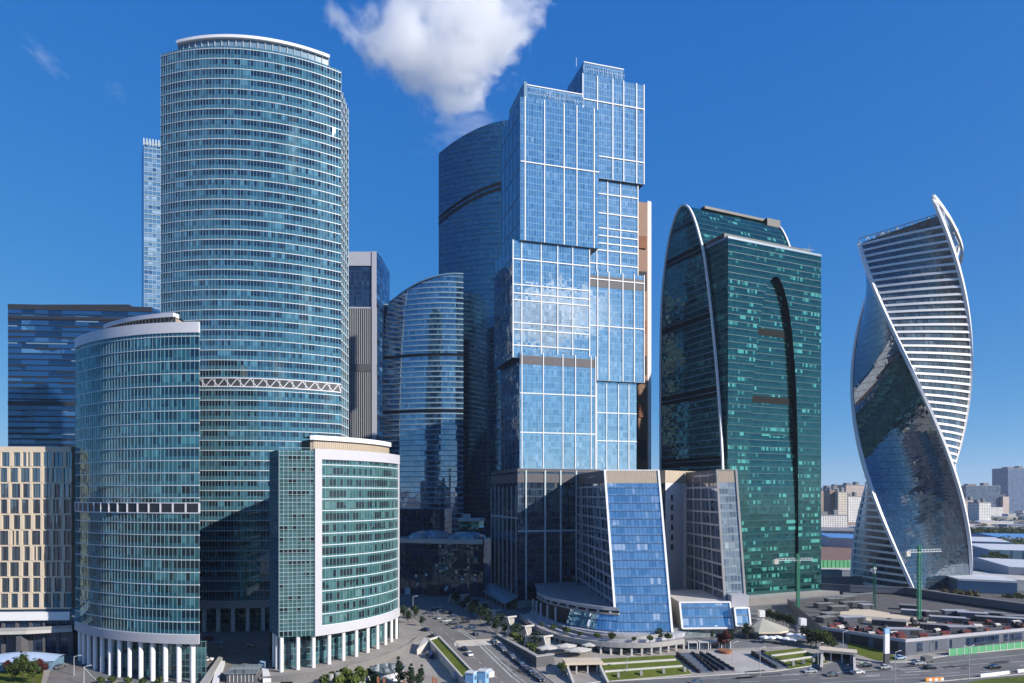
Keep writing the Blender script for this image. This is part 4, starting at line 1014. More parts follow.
def flats():
    road = [(505, 700), (560, 686), (600, 683), (690, 678), (775, 672.5), (835, 664), (905, 664), (948, 656.5), (1060, 646), (1090, 730), (505, 730)]
    street = [(404, 606), (464, 604), (494, 634), (535, 667), (562, 690), (565, 720), (505, 730), (478, 690), (455, 660), (425, 627)]
    sheet('road', M['asphalt'], [road], .05)
    sheet('street', M['asphalt2'], [street], .08)
    mb = MB()
    for k in range(9):                                                    # lane dashes of the embankment road
        for (y0, y1) in ((678, 664), (684, 668.5)):
            f0, f1 = k / 9, k / 9 + .055; P = lambda f: (700 + 360 * f, y0 + (y1 - y0) * f); line(mb, P(f0), P(f1), .3, .08)
    line(mb, (700, 673.2 + 6.2), (1060, 659.5), .25, .08); line(mb, (905, 666.5), (1060, 651), .25, .08)
    line(mb, (820, 683), (1060, 668), .25, .08)
    for k in range(12):
        f = k / 12; P = lambda f: (440 + 66 * f, 628 + 58 * f); line(mb, P(f), P(f + .04), .25, .11)
    line(mb, (452, 626), (520, 683), .5, .11); line(mb, (455, 626), (526, 683), .35, .11)
    for k in range(13): line(mb, (455 + k * 3.4, 642.6 - k * .12), (455.8 + k * 3.4, 646.4 - k * .12), .9, .11)   # zebra crossing
    for r in range(7):                                                     # parking bays in the shade
        for k in range(7): line(mb, (424 + r * 5.6 + k * 3.4, 612 + r * 3.3), (431 + r * 5.6 + k * 3.4, 613.4 + r * 3.3), .2, .11)
    for p, q in (((866, 676), (880, 675)), ((905, 672.5), (930, 671)), ((845, 668), (862, 667))): line(mb, p, q, .5, .08)
    tag(mb.build('road_markings', M['paint']), kind='structure')
    mb = MB(); draped(mb, gp((455, 641), (497, 638.5), (503, 644), (459, 647)), .095); tag(mb.build('raised_crossing', M['beige']), kind='structure')
    sheet('pavement', M['paving'], [[(200, 700), (204, 655), (270, 652), (300, 690), (300, 720), (190, 720)],
          [(-30, 700), (-30, 676), (50, 668), (80, 676), (205, 690), (205, 730), (-30, 730)],
          [(398, 612), (424, 622), (470, 686), (440, 700), (300, 700), (280, 682)],
          [(494, 632), (540, 640), (700, 650), (790, 646), (835, 648), (905, 656), (905, 662), (835, 662), (775, 671), (690, 676), (600, 681), (562, 688), (535, 666)],
          [(905, 655), (948, 651), (1060, 640), (1060, 645), (948, 655.5), (905, 663)]], .03)
    sheet('side_road', M['asphalt2'], [[(44, 690), (52, 664), (66, 652), (78, 648), (84, 668), (100, 684), (96, 720), (44, 720)],
          [(203, 700), (201, 640), (272, 634), (276, 668), (262, 690)]], .06)
    mb = MB()
    for k in range(9): line(mb, (206 + k * 3, 644 + k), (216 + k * 3, 643.4 + k), .2, .10)
    tag(mb.build('bay_markings', M['paint']), kind='structure')
    sheet('lawn', M['grass'], [[(-30, 690), (-30, 672), (14, 664), (44, 666), (40, 690)], [(300, 690), (330, 680), (372, 676), (436, 690), (436, 720), (300, 720)],
          [(918, 690), (990, 679), (1060, 673), (1060, 680), (990, 690)], [(846, 641), (880, 650), (905, 660), (878, 661), (850, 652)]], .09)
    sheet('plaza', M['paving2'], [[(700, 652), (750, 650), (776, 670.5), (737, 673)]], .06)
    kb = MB()
    for pl in ([(404, 606), (425, 627), (455, 660), (478, 690)], [(464, 604), (494, 634), (535, 667), (560, 687), (600, 682), (690, 677), (775, 671.5), (815, 665.5)], [(860, 662.5), (905, 662.5), (948, 655.8), (1060, 645)], [(915, 684), (985, 677.5), (1060, 671)], [(200, 655), (203, 684)], [(84, 668), (100, 684)]):
        q = [Vector(at(*p)) for p in pl]
        for a, b_ in zip(q, q[1:]):
            n = max(1, int((b_ - a).length / 6))
            for i in range(n):
                s, e_ = a.lerp(b_, i / n), a.lerp(b_, (i + 1) / n); s.z, e_.z = gh(s.y), gh(e_.y); kb.bar(s + Vector((0, 0, .1)), e_ + Vector((0, 0, .1)), .3)
    tag(kb.build('kerb', M['pale_conc']), kind='structure')
    rd = random.Random(4); pm = MB()
    for _ in range(26):                                                   # repaired patches in the asphalt
        if rd.random() < .6: px, py = rd.uniform(720, 1020), None; py = 682 - (px - 700) * .045 - rd.uniform(0, 7)
        else: f = rd.random(); px, py = 452 + 75 * f + rd.uniform(-8, 12), 636 + 44 * f
        x, y, _z = at(px, py); l, w_ = rd.uniform(2, 9), rd.uniform(1, 2.4); a = .2 if px > 600 else 2.1
        u = Vector((cos(a), sin(a))); v = Vector((-sin(a), cos(a))); o = Vector((x, y)); draped(pm, [tuple(o), tuple(o + u*l), tuple(o + u*l + v*w_), tuple(o + v*w_)], .092)
    tag(pm.build('asphalt_patch', plain('asphalt_patch', (.075, .073, .073), .9, .3)), kind='structure')
    # far side: open ground, roads and yards beyond the market
    mb = MB()
    def far(px, m, off=.3): mb_f = MB(); mb_f.flat([at(*p)[:2] for p in px], 4 + off); return mb_f.build(m[0], M[m[1]])
    tag(far([(815, 545), (856, 545), (856, 560), (815, 562)], ('rail_yard', 'rust')), kind='structure')
    tag(far([(815, 562), (856, 560), (856, 570), (815, 571)], ('gravel_yard', 'pale_conc')), kind='structure')
    tag(far([(965, 556), (1100, 548), (1100, 556), (968, 566)], ('far_road', 'pale_conc')), kind='structure')
    tag(far([(968, 571), (1100, 583), (1100, 588), (968, 576)], ('far_road', 'pale_conc'), .34), kind='structure')
    tag(far([(975, 563), (1010, 555), (1034, 562), (1034, 576), (990, 571)], ('meadow', 'grass'), .38), kind='structure')
    tag(far([(940, 590), (1040, 592), (1060, 604), (940, 600)], ('verge', 'grass'), .38), kind='structure')
    tag(far([(960, 521), (1100, 517), (1100, 545), (966, 548)], ('park_ground', 'leaf_olive'), .2), kind='structure')

# ------------------------------------------------------------------ vegetation
def crown_mesh(name, mat, h, r, n, zc, squash=1.0, seed=1, leaf=.5, clumps=13, cone=False):
    rd = random.Random(seed); mb = MB(); cl = []
    for _ in range(clumps):
        a = rd.uniform(0, 2*pi); q = rd.uniform(.15, .8); zz = rd.uniform(-.75, .8)
        k = sqrt(max(.05, 1 - zz * zz)) if not cone else max(.1, (1 - zz) / 1.8)
        cl.append((r * q * k * cos(a), r * q * k * sin(a), zc + zz * h * .5 * squash, r * rd.uniform(.28, .5) * (1 if not cone else k + .2)))
    for _ in range(n):
        c = rd.choice(cl); v = Vector((rd.gauss(0, 1), rd.gauss(0, 1), rd.gauss(0, 1))).normalized() * c[3] * rd.uniform(.55, 1.08)
        p = Vector(c[:3]) + v; nn = (v.normalized() + Vector((rd.uniform(-.7, .7), rd.uniform(-.7, .7), rd.uniform(-.2, .9)))).normalized()
        t = nn.orthogonal().normalized(); b = nn.cross(t); a = rd.uniform(0, pi); t, b = t * cos(a) + b * sin(a), b * cos(a) - t * sin(a)
        s = leaf * rd.uniform(.6, 1.3)
        mb.face([p - t*s, p - b*s*.6, p + t*s, p + b*s*.6], 0)
    return mb
TREES = {}
def tree_proto(kind, h, r, mat, seed, cone=False, dense=620, trunk=.28):
    t = thing(kind, 'tree', 'tree')
    tr = MB(); hh = h * (.34 if not cone else .15)
    tr.cyl(0, 0, -.3, hh, .22, 7, 0, .15)
    rd = random.Random(seed)
    for k in range(5):
        a = k * 1.3 + rd.uniform(0, .5); tr.bar((0, 0, hh * .85), (r * .55 * cos(a), r * .55 * sin(a), hh + h * rd.uniform(.15, .4)), .12, 0)
    tr.build('trunk', M['bark'], t, world=False)
    mb = crown_mesh('crown', mat, h - hh, r, dense, hh + (h - hh) * .5, 1.0, seed, .42 if not cone else .36, 15, cone)
    c = mb.build('crown', M[mat], t, world=False); c['kind'] = 'stuff'
    del c['kind']
    TREES[kind] = [t, h, True]
    return t
def plant(kind, x, y, h, label, group=None, cat='tree', wide=1.0, z=None):
    p = TREES[kind]; s = h / p[1]
    o = p[0]
    if p[2]: p[2] = False; o['label'] = label; o['category'] = cat
    else: o = dup(p[0], (0, 0, 0), 0); o['label'] = label; o['category'] = cat
    if group: o['group'] = group
    elif 'group' in o: del o['group']
    o.location = (x, y, gh(y) if z is None else z); o.rotation_euler = (0, 0, random.uniform(0, 6.28)); o.scale = (s * wide, s * wide, s)
    return o

def trees():
    tree_proto('broadleaf_tree', 8, 3.2, 'leaf', 3); tree_proto('dark_tree', 8, 3.0, 'leaf_dark', 5); tree_proto('spruce_tree', 10, 2.4, 'leaf_dark', 9, True, 700)
    tree_proto('red_leaved_tree', 7, 2.8, 'leaf_red', 12); tree_proto('shrub', 2.2, 1.5, 'leaf_lime', 21, False, 380); tree_proto('round_bush', 2.6, 1.8, 'leaf', 31, False, 380); tree_proto('brown_bush', 4.5, 3.2, 'leaf_olive', 41, False, 420)
    def P(kind, px, py, h, *a, **k): x, y, z = at(px, py); return plant(kind, x, y, h, *a, **k)
    P('spruce_tree', 399, 688, 12, 'dark spruce beside the round canopy, leftmost of three', wide=1.1); P('spruce_tree', 411, 690, 10, 'dark spruce with a leaning top, middle of the three by the round canopy', wide=1.2)
    P('spruce_tree', 421, 687, 8.5, 'shortest spruce, right of the other two by the retaining wall', wide=1.3)
    for px, py, h in ((408, 623, 6), (415, 619, 7), (403, 617, 6), (422, 626, 4.5)): P('dark_tree', px, py, h, 'dark bushy tree at the foot of the lowest teal tower by the street', 'trees beside the lowest teal tower')
    for px, py, h in ((15, 682, 7), (24, 676, 7.5), (33, 684, 8)): P('broadleaf_tree', px, py, h, 'mid green tree on the lawn by the blue domed pavilion', 'trees at the left corner lawn')
    P('spruce_tree', 22, 673, 9, 'narrow dark conifer among the leafy trees at the left corner')
    for px, py in ((38, 672), (43, 675), (8, 674)): P('red_leaved_tree', px, py, 5, 'reddish small tree near the blue domed pavilion', 'red trees by the domed pavilion')
    for k, (px, py) in enumerate(((331, 683), (338, 681), (345, 679), (352, 681), (359, 678), (366, 680), (372, 677), (349, 685), (340, 687), (362, 685), (356, 688), (376, 683), (325, 686))):
        P('shrub' if k % 3 else 'round_bush', px, py, 2.6 if k % 2 else 3.4, 'leafy green shrub in the garden below the lowest teal tower', 'garden shrubs below the lowest teal tower', 'shrub')
    for px, py in ((100, 684), (112, 683), (128, 684), (143, 685), (160, 684)): P('round_bush', px, py, 2.2, 'low bush in front of the dark teal tower columns', 'bushes before the dark teal tower', 'shrub')
    for k, (px, py) in enumerate(((463, 611), (472, 617), (480, 621), (488, 627), (496, 633), (456, 606), (467, 607), (476, 612), (484, 618), (505, 635))):
        P('dark_tree', px, py, 5.5 + (k % 3), 'dark street tree in the shaded row along the concrete planters', 'street trees by the planters')
    for px, py in ((514, 641), (520, 645), (531, 652), (535, 655)): P('round_bush', px, py, 3.6, 'bright bush growing at a concrete planter beside the terrace', 'bushes at the terrace planters', 'shrub')
    P('dark_tree', 659, 644, 6.5, 'dark round tree in front of the low glass lantern box'); P('red_leaved_tree', 725, 650, 8, 'dark red tree on a terracotta base by the plaza steps')
    P('dark_tree', 731, 643, 5, 'small dark tree behind the dark red tree'); P('dark_tree', 747, 640, 7, 'dark tree at the left corner of the faceted pavilion'); P('dark_tree', 712, 640, 4, 'slim dark tree beside the tilted glass box', wide=.6)
    for k in range(9): P('dark_tree', 766 + k * 3.4, 620.5 + k * 1.0, 5 + (k % 2), 'clipped dark hedge tree in the row behind the faceted pavilion', 'hedge row behind the pavilion')
    for px, py, h in ((803, 640, 6), (808, 644, 6.5), (811, 648, 6.5)): P('dark_tree', px, py, h, 'dense dark tree left of the sunlit trees beside the market hall', 'dark trees at the market corner')
    for px, py, h in ((816, 648, 7), (822, 649, 7), (828, 650, 6.5), (820, 644, 6), (833, 651, 5)): P('broadleaf_tree', px, py, h, 'sunlit green tree at the near corner of the market hall', 'sunlit trees at the market corner', wide=1.2)
    for k, (px, py) in enumerate(((541, 622), (553, 626), (566, 629.5), (580, 632), (597, 634), (612, 635.5), (634, 637), (650, 637), (668, 636))):
        d = (CH - 7.2) * F / (py + 4 - HZ); plant('round_bush', X(px, d), d, 1.7 + (k % 3) * .5, 'small bush planted along the curved stone terrace', 'bushes on the curved terrace', 'shrub', z=7.0)
    P('round_bush', 624, 654, 3.2, 'round bush before the terrace colonnade', cat='shrub')
    P('broadleaf_tree', 563, 676, 5, 'small tree on the triangular lawn beside the garage portal')
    for px, py in ((947, 601), (953, 602), (959, 602), (965, 603), (971, 603)): P('brown_bush', px, py, 7, 'brownish bush in front of the grey shed', 'bushes before the grey shed', 'shrub')
    for px, py in ((1008, 604), (1016, 603), (1023, 605)): P('round_bush', px, py, 5, 'low bush right of the grey shed', 'bushes right of the grey shed', 'shrub')
    for px, py, h in ((985, 566, 12), (993, 568, 13), (1000, 570, 11), (1007, 571, 10), (996, 562, 12), (1004, 563, 10)): P('broadleaf_tree', px, py, h * .8, 'tree in the far meadow between the pale roads', 'trees in the far meadow', wide=1.5)
    mb = MB(); rd = random.Random(77)                                       # the park beyond, one mass of crowns
    for _ in range(420):
        px, py = rd.uniform(958, 1075), rd.uniform(522, 547); x, y, z = at(px, py); r = rd.uniform(4, 8); hh = rd.uniform(6, 12)
        for _ in range(34):
            v = Vector((rd.gauss(0, 1), rd.gauss(0, 1), abs(rd.gauss(0, 1)))).normalized(); p = Vector((x + v.x * r, y + v.y * r, 4 + hh * .4 + v.z * hh * .6))
            t = v.orthogonal().normalized(); b = v.cross(t); s = rd.uniform(1.0, 2.2); mb.face([p - t*s, p - b*s*.7, p + t*s, p + b*s*.7], 0)
    tag(mb.build('park_woods', M['leaf']), label='belt of green trees in front of the far pale blocks', cat='woods', kind='stuff')
# ------------------------------------------------------------------ things on the site
def pz(px, py, z):
    d = (CH - z) * F / (py - HZ); return Vector((X(px, d), d, z))
def slab(mb, pts, th, m=0, ms=None):
    """Solid plate under a polygon of 3D points."""
    pts = [Vector(p) for p in pts]; mb.face(pts, m); d = Vector((0, 0, -th))
    for a, b in zip(pts, pts[1:] + pts[:1]): mb.face([a + d, b + d, b, a], m if ms is None else ms)

def site():
    # curved drive round the lowest teal tower with its retaining wall
    cur = smooth_path([(-88, 238.5), (-78, 238), (-67, 241.5), (-56, 250.5), (-47.5, 262), (-42.5, 275), (-40, 291)], 6)
    inn = smooth_path([(-90, 252), (-82, 251), (-73, 253), (-66, 260), (-58.5, 270), (-54, 281), (-52, 291)], 6)
    zz = [.9 + 3.4 * min(1, k / (len(cur) - 8)) for k in range(len(cur))]
    t = thing('raised_drive', 'curved grey drive and retaining wall wrapping the lowest teal tower', 'drive', (-55, 255, 0)); mb = MB(); wl = MB()
    for k in range(len(cur) - 1):
        mb.face([(*cur[k], zz[k]), (*cur[k+1], zz[k+1]), (*inn[k+1], zz[k+1]), (*inn[k], zz[k])], 0)
        o = offset(cur, .5)
        wl.face([(*o[k], -1), (*o[k+1], -1), (*o[k+1], zz[k+1] + .7), (*o[k], zz[k] + .7)], 0); wl.face([(*o[k], zz[k] + .7), (*o[k+1], zz[k+1] + .7), (*cur[k+1], zz[k+1] + .7), (*cur[k], zz[k] + .7)], 0)
        wl.face([(*cur[k], zz[k]), (*cur[k+1], zz[k+1]), (*cur[k+1], zz[k+1] + .7), (*cur[k], zz[k] + .7)], 0)
    mb.build('deck', M['paving'], t); wl.build('retaining_wall', M['midgrey'], t)
    # terraced lawns
    def lawn(fl, fr, bl, br, label, rows, zb=4.0):
        a, b = Vector(at(*fl)) + Vector((0, 0, .3)), Vector(at(*fr)) + Vector((0, 0, .3)); c, d = pz(*br, zb), pz(*bl, zb)
        t = thing('terraced_lawn', label, 'lawn', tuple(a.lerp(b, .5)))
        mb = MB(); slab(mb, [a, b, c, d], 3.5, 0, 1); mb.build('turf', [M['grass'], M['concrete']], t)
        for f in rows:
            p, q = a.lerp(d, f), b.lerp(c, f); k = MB(); n = Vector((0, 0, .45)); w = (d - a).normalized() * .7
            k.obox(p + (q-p) * .03, (q - p) * .94, w, n, 0); k.build('kerb', M['pale_conc'], t)
        for i in (.16, .42, .68, .93):
            p = a.lerp(b, i) + (d - a) * .12; k = MB(); k.box(p.x, p.y, p.z, .9, 1.2, 1.5); k.build('stone_post', M['concrete'], t)
    lawn((605, 682), (692, 674.5), (598, 659), (673, 655), 'wide terraced lawn with two pale kerbs left of the dark escalator ramps', (.36, .70))
    lawn((790, 669.5), (829, 663), (763, 652), (800, 648), 'smaller terraced lawn with pale kerbs below the faceted pavilion', (.36, .70))
    # dark escalator ramps
    def ramp(fl, fr, bl, br, label, zb=3.6, trough=False):
        a, b = Vector(at(*fl)) + Vector((0, 0, .35)), Vector(at(*fr)) + Vector((0, 0, .35)); c, d = pz(*br, zb), pz(*bl, zb)
        t = thing('escalator_ramp', label, 'ramp', tuple(a.lerp(b, .5))); mb = MB(); slab(mb, [a, b, c, d], 3, 0); mb.build('slope', M['bluedark'], t)
        for p, q in ((a, d), (b, c)):
            k = MB(); n = 6
            for i in range(n):
                s, e = p.lerp(q, i / n), p.lerp(q, (i + 1) / n); z = max(s.z, e.z) + .5; k.obox(Vector((s.x, s.y, s.z - 1)), Vector((e.x - s.x, e.y - s.y, 0)), Vector((.6, .1, 0)), (0, 0, z - s.z + 1))
            k.build('stepped_parapet', M['dark'], t)
        if trough:
            k = MB(); k.bar(a.lerp(b, .5) + Vector((0, 0, .3)), d.lerp(c, .5) + Vector((0, 0, .3)), 1.6, 0, .7); k.build('escalator', M['louvre'], t)
    ramp((699, 673.5), (712, 672.5), (676, 653), (691, 652.5), 'dark ramp beside the wide terraced lawn'); ramp((718, 671.5), (733, 671), (694, 654), (706, 653.5), 'dark escalator cutting beside the pale plaza', 3.2, True)
    ramp((776, 669), (787, 668), (751, 652), (761, 651), 'dark ramp between the pale plaza and the smaller lawn')
    # garage portals
    def portal(cx, cy, w, label, z0, rot=0.0, L=13):
        t = thing('garage_portal', label, 'portal', (cx, cy, z0), rot)
        mb = MB(); mb.box(0, 5, 3.6, w + 2, 7, .9); mb.build('roof_slab', M['beige'], t, world=False)
        for s in (-1, 1):
            mb = MB(); mb.obox((s * w / 2 - .4, -L + 2, -.5), (.8, 0, 0), (0, L + 6, 0), (0, 0, 1.2)); slabp = [(s * w / 2 - .4, -L + 2, .7), (s * w / 2 + .4, -L + 2, .7), (s * w / 2 + .4, 8, 4.3), (s * w / 2 - .4, 8, 4.3)]; slab(mb, slabp, 1.5); mb.obox((s * w / 2 - .4, 1, -.5), (.8, 0, 0), (0, 7, 0), (0, 0, 4.2)); mb.build('side_wall', M['pale_conc'], t, world=False)
        mb = MB(); mb.box(0, 8.4, -.5, w, .4, 4.2); mb.build('opening_panel', M['dark'], t, world=False)  # solid dark panel, the shade of the interior put into its colour
        for s in (-.22, .12, .4): mb = MB(); mb.box(s * w, 2.5, -.3, .5, .5, 4.0); mb.build('pillar', M['grey_panel'], t, world=False)
    x, y, z = at(585, 676); portal(x, y, 12, 'concrete garage portal with a beige roof slab left of the wide lawn', z, .08)
    x, y, z = at(838, 664); portal(x, y, 11, 'concrete garage portal with sloping sides right of the smaller lawn', z, -.45)
    # colonnaded terrace below the wedge
    zt = 6.4; edge = smooth_path([tuple(pz(px, py, zt).xy) for px, py in ((520, 616), (530, 624), (545, 632), (572, 640), (610, 644.5), (650, 645), (684, 641))], 5)
    t = thing('terrace', 'curved stone terrace with a colonnade below the glass wedge', 'terrace', (30, 275, 3))
    back = [(72, 292), (44, 290), (30, 296), (16, 318), (8, 340)]
    mb = MB(); mb.flat(edge + back, zt, 0); mb.band(edge, zt - 1.0, zt + .9, .3, 1, back=.4); mb.build('deck', [M['paving2'], M['concrete']], t)
    e2 = offset(edge, -3); mb = MB(); mb.strip(e2, 0, zt - .9, 0); mb.build('shopfront', M['gPod'], t)
    for p in resample(edge, 4.0)[4:]:
        k = MB(); k.box(p[0], p[1] + .5, gh(p[1]) - .3, .8, .8, zt - gh(p[1]) - .6); k.build('pillar', M['pale_conc'], t)
    up = smooth_path([(9, 338), (14.5, 315), (24, 297), (34, 286.5), (46, 281.5), (68, 281.5), (72, 285)], 5); mb = MB(); mb.band(up, zt, zt + 1.5, .2, 0, back=2.5); mb.build('upper_step', M['grey_panel'], t)
    for w_, dz in ((-5.5, .9), (-9.5, 1.6)):
        e3 = offset(edge, w_)[3:]; mb = MB(); mb.band(e3, zt, zt + dz, .3, 0, back=1.0); mb.build('planter_wall', M['grey_panel'] if dz < 1 else M['concrete'], t)
    mb = MB()
    for p, q in zip(resample(edge, 2.5), resample(edge, 2.5)[1:]): mb.bar((*p, zt + 1.7), (*q, zt + 1.7), .09); mb.bar((*p, zt + .8), (*p, zt + 1.7), .07)
    mb.build('railing', M['grey_panel'], t)
    # dark retaining walls and planters along the street
    t = thing('retaining_wall', 'dark stone retaining wall between the street and the terrace', 'wall', at(520, 652)); mb = MB()
    w = [at(498, 637)[:2], at(518, 651)[:2], at(537.5, 667)[:2], at(553, 664)[:2]]
    mb.band(offset(w, 0), 0, 5.0, .9, 0); mb.build('wall_face', M['stone_dark'], t)
    mb = MB(); mb.band(w, 5.0, 5.4, 1.1, 0, back=.6); mb.build('coping', M['concrete'], t)
    frames = ((456, 603, 'furthest'), (474, 612, 'second furthest'), (487, 620, 'third furthest'), (500.5, 627, 'third nearest'), (517, 637, 'second nearest'), (535, 648, 'nearest'))
    for px, py, word in frames:
        x, y, z = at(px, py); t = thing('concrete_planter', 'pale concrete planter frame along the shaded street, %s of six' % word, 'planter', (x, y, z), -.5); t.scale = (1.35,) * 3
        mb = MB()
        for pts in ([(-3.6, 0, 0), (-2.8, 0, 3.2), (2.8, 0, 3.6), (3.8, 0, 0)], [(3.8, 0, 0), (4.4, 5, 0)], [(2.8, 0, 3.6), (3.4, 5, 3.2)]): mb.bars(pts, .5)
        mb.build('frame', M['pale_conc'], t, world=False)
        mb = MB(); mb.box(0, 2.6, 0, 5.6, 4.4, 2.9); mb.build('trough', M['concrete'], t, world=False)
        mb = crown_mesh('hedge', 'leaf_dark', 1.4, 2.9, 260, 3.2, 1, hash(word) % 97, .4, 9); mb.build('hedge', M['leaf_dark'], t, world=False)
    t = thing('glass_canopy', 'sloping grey glass skirt along the left side of the dark podium', 'canopy', (*K(-6, 20), 4)); mb = MB()
    a, b, c, d = K(-1.5, -5), K(-1.5, 54), K(-9, 54), K(-9.5, -6); slab(mb, [(*a, 11), (*b, 11), (*c, 7.5), (*d, 7.5)], .3); mb.build('pane', M['gPale'], t)
    mb = MB(); mb.bar((*d, 7.3), (*c, 7.3), .5)
    for k in range(8): f = k / 7; p = Vector((*d, 7.2)).lerp(Vector((*c, 7.2)), f); mb.bar(p, (p.x, p.y, 3.8), .4)
    mb.build('post', M['grey_panel'], t)
    # grass wedge with white retaining walls beside the street
    def hexa(t, base, top, name, mats):
        mb = MB(); n = len(base)
        mb.face(top, 0)
        for i in range(n): mb.face([base[i], base[(i+1) % n], top[(i+1) % n], top[i]], 1)
        return mb.build(name, mats, t)
    t = thing('planted_bank', 'raised strip of grass between pale concrete walls beside the street', 'lawn', at(450, 660))
    pts = [(429, 648), (439, 645), (478, 684), (466, 688)]; base = [Vector(at(*p)) - Vector((0, 0, .5)) for p in pts]; top = [b + Vector((0, 0, 3.6 - i * .25)) for i, b in zip((0, 0, 5, 5), base)]
    hexa(t, base, top, 'turf', [M['grass'], M['pale_conc']])
    mb = MB(); q = [v + Vector((0, 0, .3)) for v in top]; mb.bars(q + q[:1], .7, 0, .6); mb.build('coping', M['pale_conc'], t)
    t = thing('retaining_wall', 'pale concrete wall with a sloping end at the head of the grass strip', 'wall', at(422, 655)); mb = MB()
    a, b, c = Vector(at(417, 655)), Vector(at(429.5, 649)), Vector(at(424, 646)); slab(mb, [a + Vector((0, 0, 2.2)), b + Vector((0, 0, 3.6)), c + Vector((0, 0, 3.6)), a + Vector((0, 1.5, 2.2))], 4); mb.build('wall_face', M['pale_conc'], t)
    # round canopy
    x, y, z = at(388, 678); t = thing('round_canopy', 'flat round glass canopy on a white drum in the garden', 'canopy', (x, y, z))
    mb = MB(); mb.cyl(0, 0, 3.3, 3.8, 6.2, 28); mb.build('glass_roof', M['gPale'], t, world=False); mb = MB(); mb.cyl(.6, 0, -.3, 3.3, 5.0, 24); mb.build('drum', M['lilac_panel'], t, world=False)
    t = thing('garden_wall', 'curved pale low wall with terracotta piers in the garden', 'wall', at(370, 690)); mb = MB()
    w = smooth_path([at(*p)[:2] for p in ((358, 688), (370, 680), (384, 681), (400, 690))], 5); mb.band(w, 0, 1.7, .4, 0); mb.build('wall_face', M['pale_conc'], t)
    for px, py in ((378, 686), (384, 688), (404, 690), (436, 688), (433, 686)): k = MB(); p = at(px, py); k.box(p[0], p[1], p[2], .7, .7, 3.2); k.build('pier', M['teak'], t)
    for k, (px, py, w_) in enumerate(((331, 686, 1.0), (337, 685, 1.3))): pass
    t = thing('vent_shaft', 'pair of short grey concrete vent shafts at the edge of the drive', 'vent', at(335, 684)); mb = MB(); p = at(331, 686); mb.cyl(p[0], p[1], 0, 4.0, .9, 12); mb.build('shaft', M['concrete'], t); mb = MB(); p = at(338, 684); mb.cyl(p[0], p[1], 0, 3.8, 1.1, 12); mb.build('shaft', M['concrete'], t)
    # entrance kiosk and white parapets between the teal towers
    x, y, z = at(241, 683); t = thing('entrance_kiosk', 'low kiosk with a green glass roof and a row of doors between the teal towers', 'kiosk', (x, y, z), .05)
    mb = MB(); slab(mb, [(-5.6, -.4, 3.6), (5.6, -.4, 3.6), (5.0, 7.5, 4.6), (-5.0, 7.5, 4.6)], .35); mb.build('glass_roof', M['gPale'], t, world=False)
    mb = MB(); mb.box(0, 3.6, -.3, 10, 6.6, 3.5); mb.build('wall', M['stone_dark'], t, world=False)
    mb = MB()
    for k in range(7): mb.box(-3.9 + k * 1.3, .2, .2, .12, .15, 2.8)
    mb.box(0, .2, 2.9, 8, .15, .25); mb.build('door_frame', M['white'], t, world=False)
    mb = MB(); mb.box(0, -3, -.4, 12, 4, .5); mb.build('step', M['paving'], t, world=False)
    for (p, q, r, s, lab) in (((211, 690), (216, 690), (225, 664), (218, 664), 'bright white parapet slab left of the kiosk, the longer one'), ((263, 683), (271, 682), (268, 671), (262, 671), 'bright white parapet slab right of the kiosk')):
        t = thing('parapet_slab', lab, 'parapet', at(*p)); mb = MB(); slab(mb, [Vector(at(*v)) + Vector((0, 0, 1.2)) for v in (p, q, r, s)], 1.6); mb.build('slab', M['white'], t)
    t = thing('ramp_wall', 'grey stone ramp wall beside the left white parapet slab', 'wall', at(205, 680)); mb = MB(); slab(mb, [Vector(at(*v)) + Vector((0, 0, 1.6)) for v in ((198, 690), (207, 690), (223, 661), (219, 660))], 2.2); mb.build('wall_face', M['concrete'], t)
    # blue kiosks at the street mouth
    for px, py, lab in ((471, 688, 'left one of two tall light blue kiosks at the street mouth'), (483, 686, 'right one of two tall light blue kiosks at the street mouth')):
        x, y, z = at(px, py); t = thing('blue_kiosk', lab, 'kiosk', (x, y, z), -.35); mb = MB(); mb.box(0, 0, 0, 3.0, 3.0, 5.2); mb.build('body', M['bluebox'], t, world=False)
        mb = MB(); mb.box(0, 0, 5.2, 3.3, 3.3, .35); mb.build('roof', M['pale_roof'], t, world=False); mb = MB(); mb.box(-.5, -1.53, 0, 1.0, .1, 2.3); mb.build('door', M['pale_roof'], t, world=False); mb = MB(); mb.box(1.53, .2, 2.8, .1, 1.6, 1.4); mb.build('window', M['gBeige'], t, world=False)
    # beige tents on the terrace apron
    for px, py, s, lab in ((547, 655, 1.0, 'long low beige awning by the terrace, leftmost'), (566, 653, 1.0, 'beige awning second from the left on the terrace apron'), (578, 657, 1.25, 'largest beige awning on the terrace apron'), (590, 652, .8, 'small round beige awning at the right of the others')):
        x, y, z = at(px, py); t = thing('awning', lab, 'awning', (x, y, z), .2); mb = MB(); w = 3.4 * s
        for k in range(8):
            a, b = 2*pi*k/8, 2*pi*(k+1)/8; mb.face([(0, 0, 3.9), (w*cos(a)*1.3, w*sin(a)*.8, 3.0), (w*cos(b)*1.3, w*sin(b)*.8, 3.0)]); mb.face([(w*cos(a)*1.3, w*sin(a)*.8, 3.0), (w*cos(b)*1.3, w*sin(b)*.8, 3.0), (w*cos(b)*1.3, w*sin(b)*.8, 2.6), (w*cos(a)*1.3, w*sin(a)*.8, 2.6)])
        mb.build('cloth', M['pale_conc'], t, world=False); mb = MB(); mb.cyl(0, 0, -.2, 3.9, .1, 6); mb.build('pole', M['dark'], t, world=False)
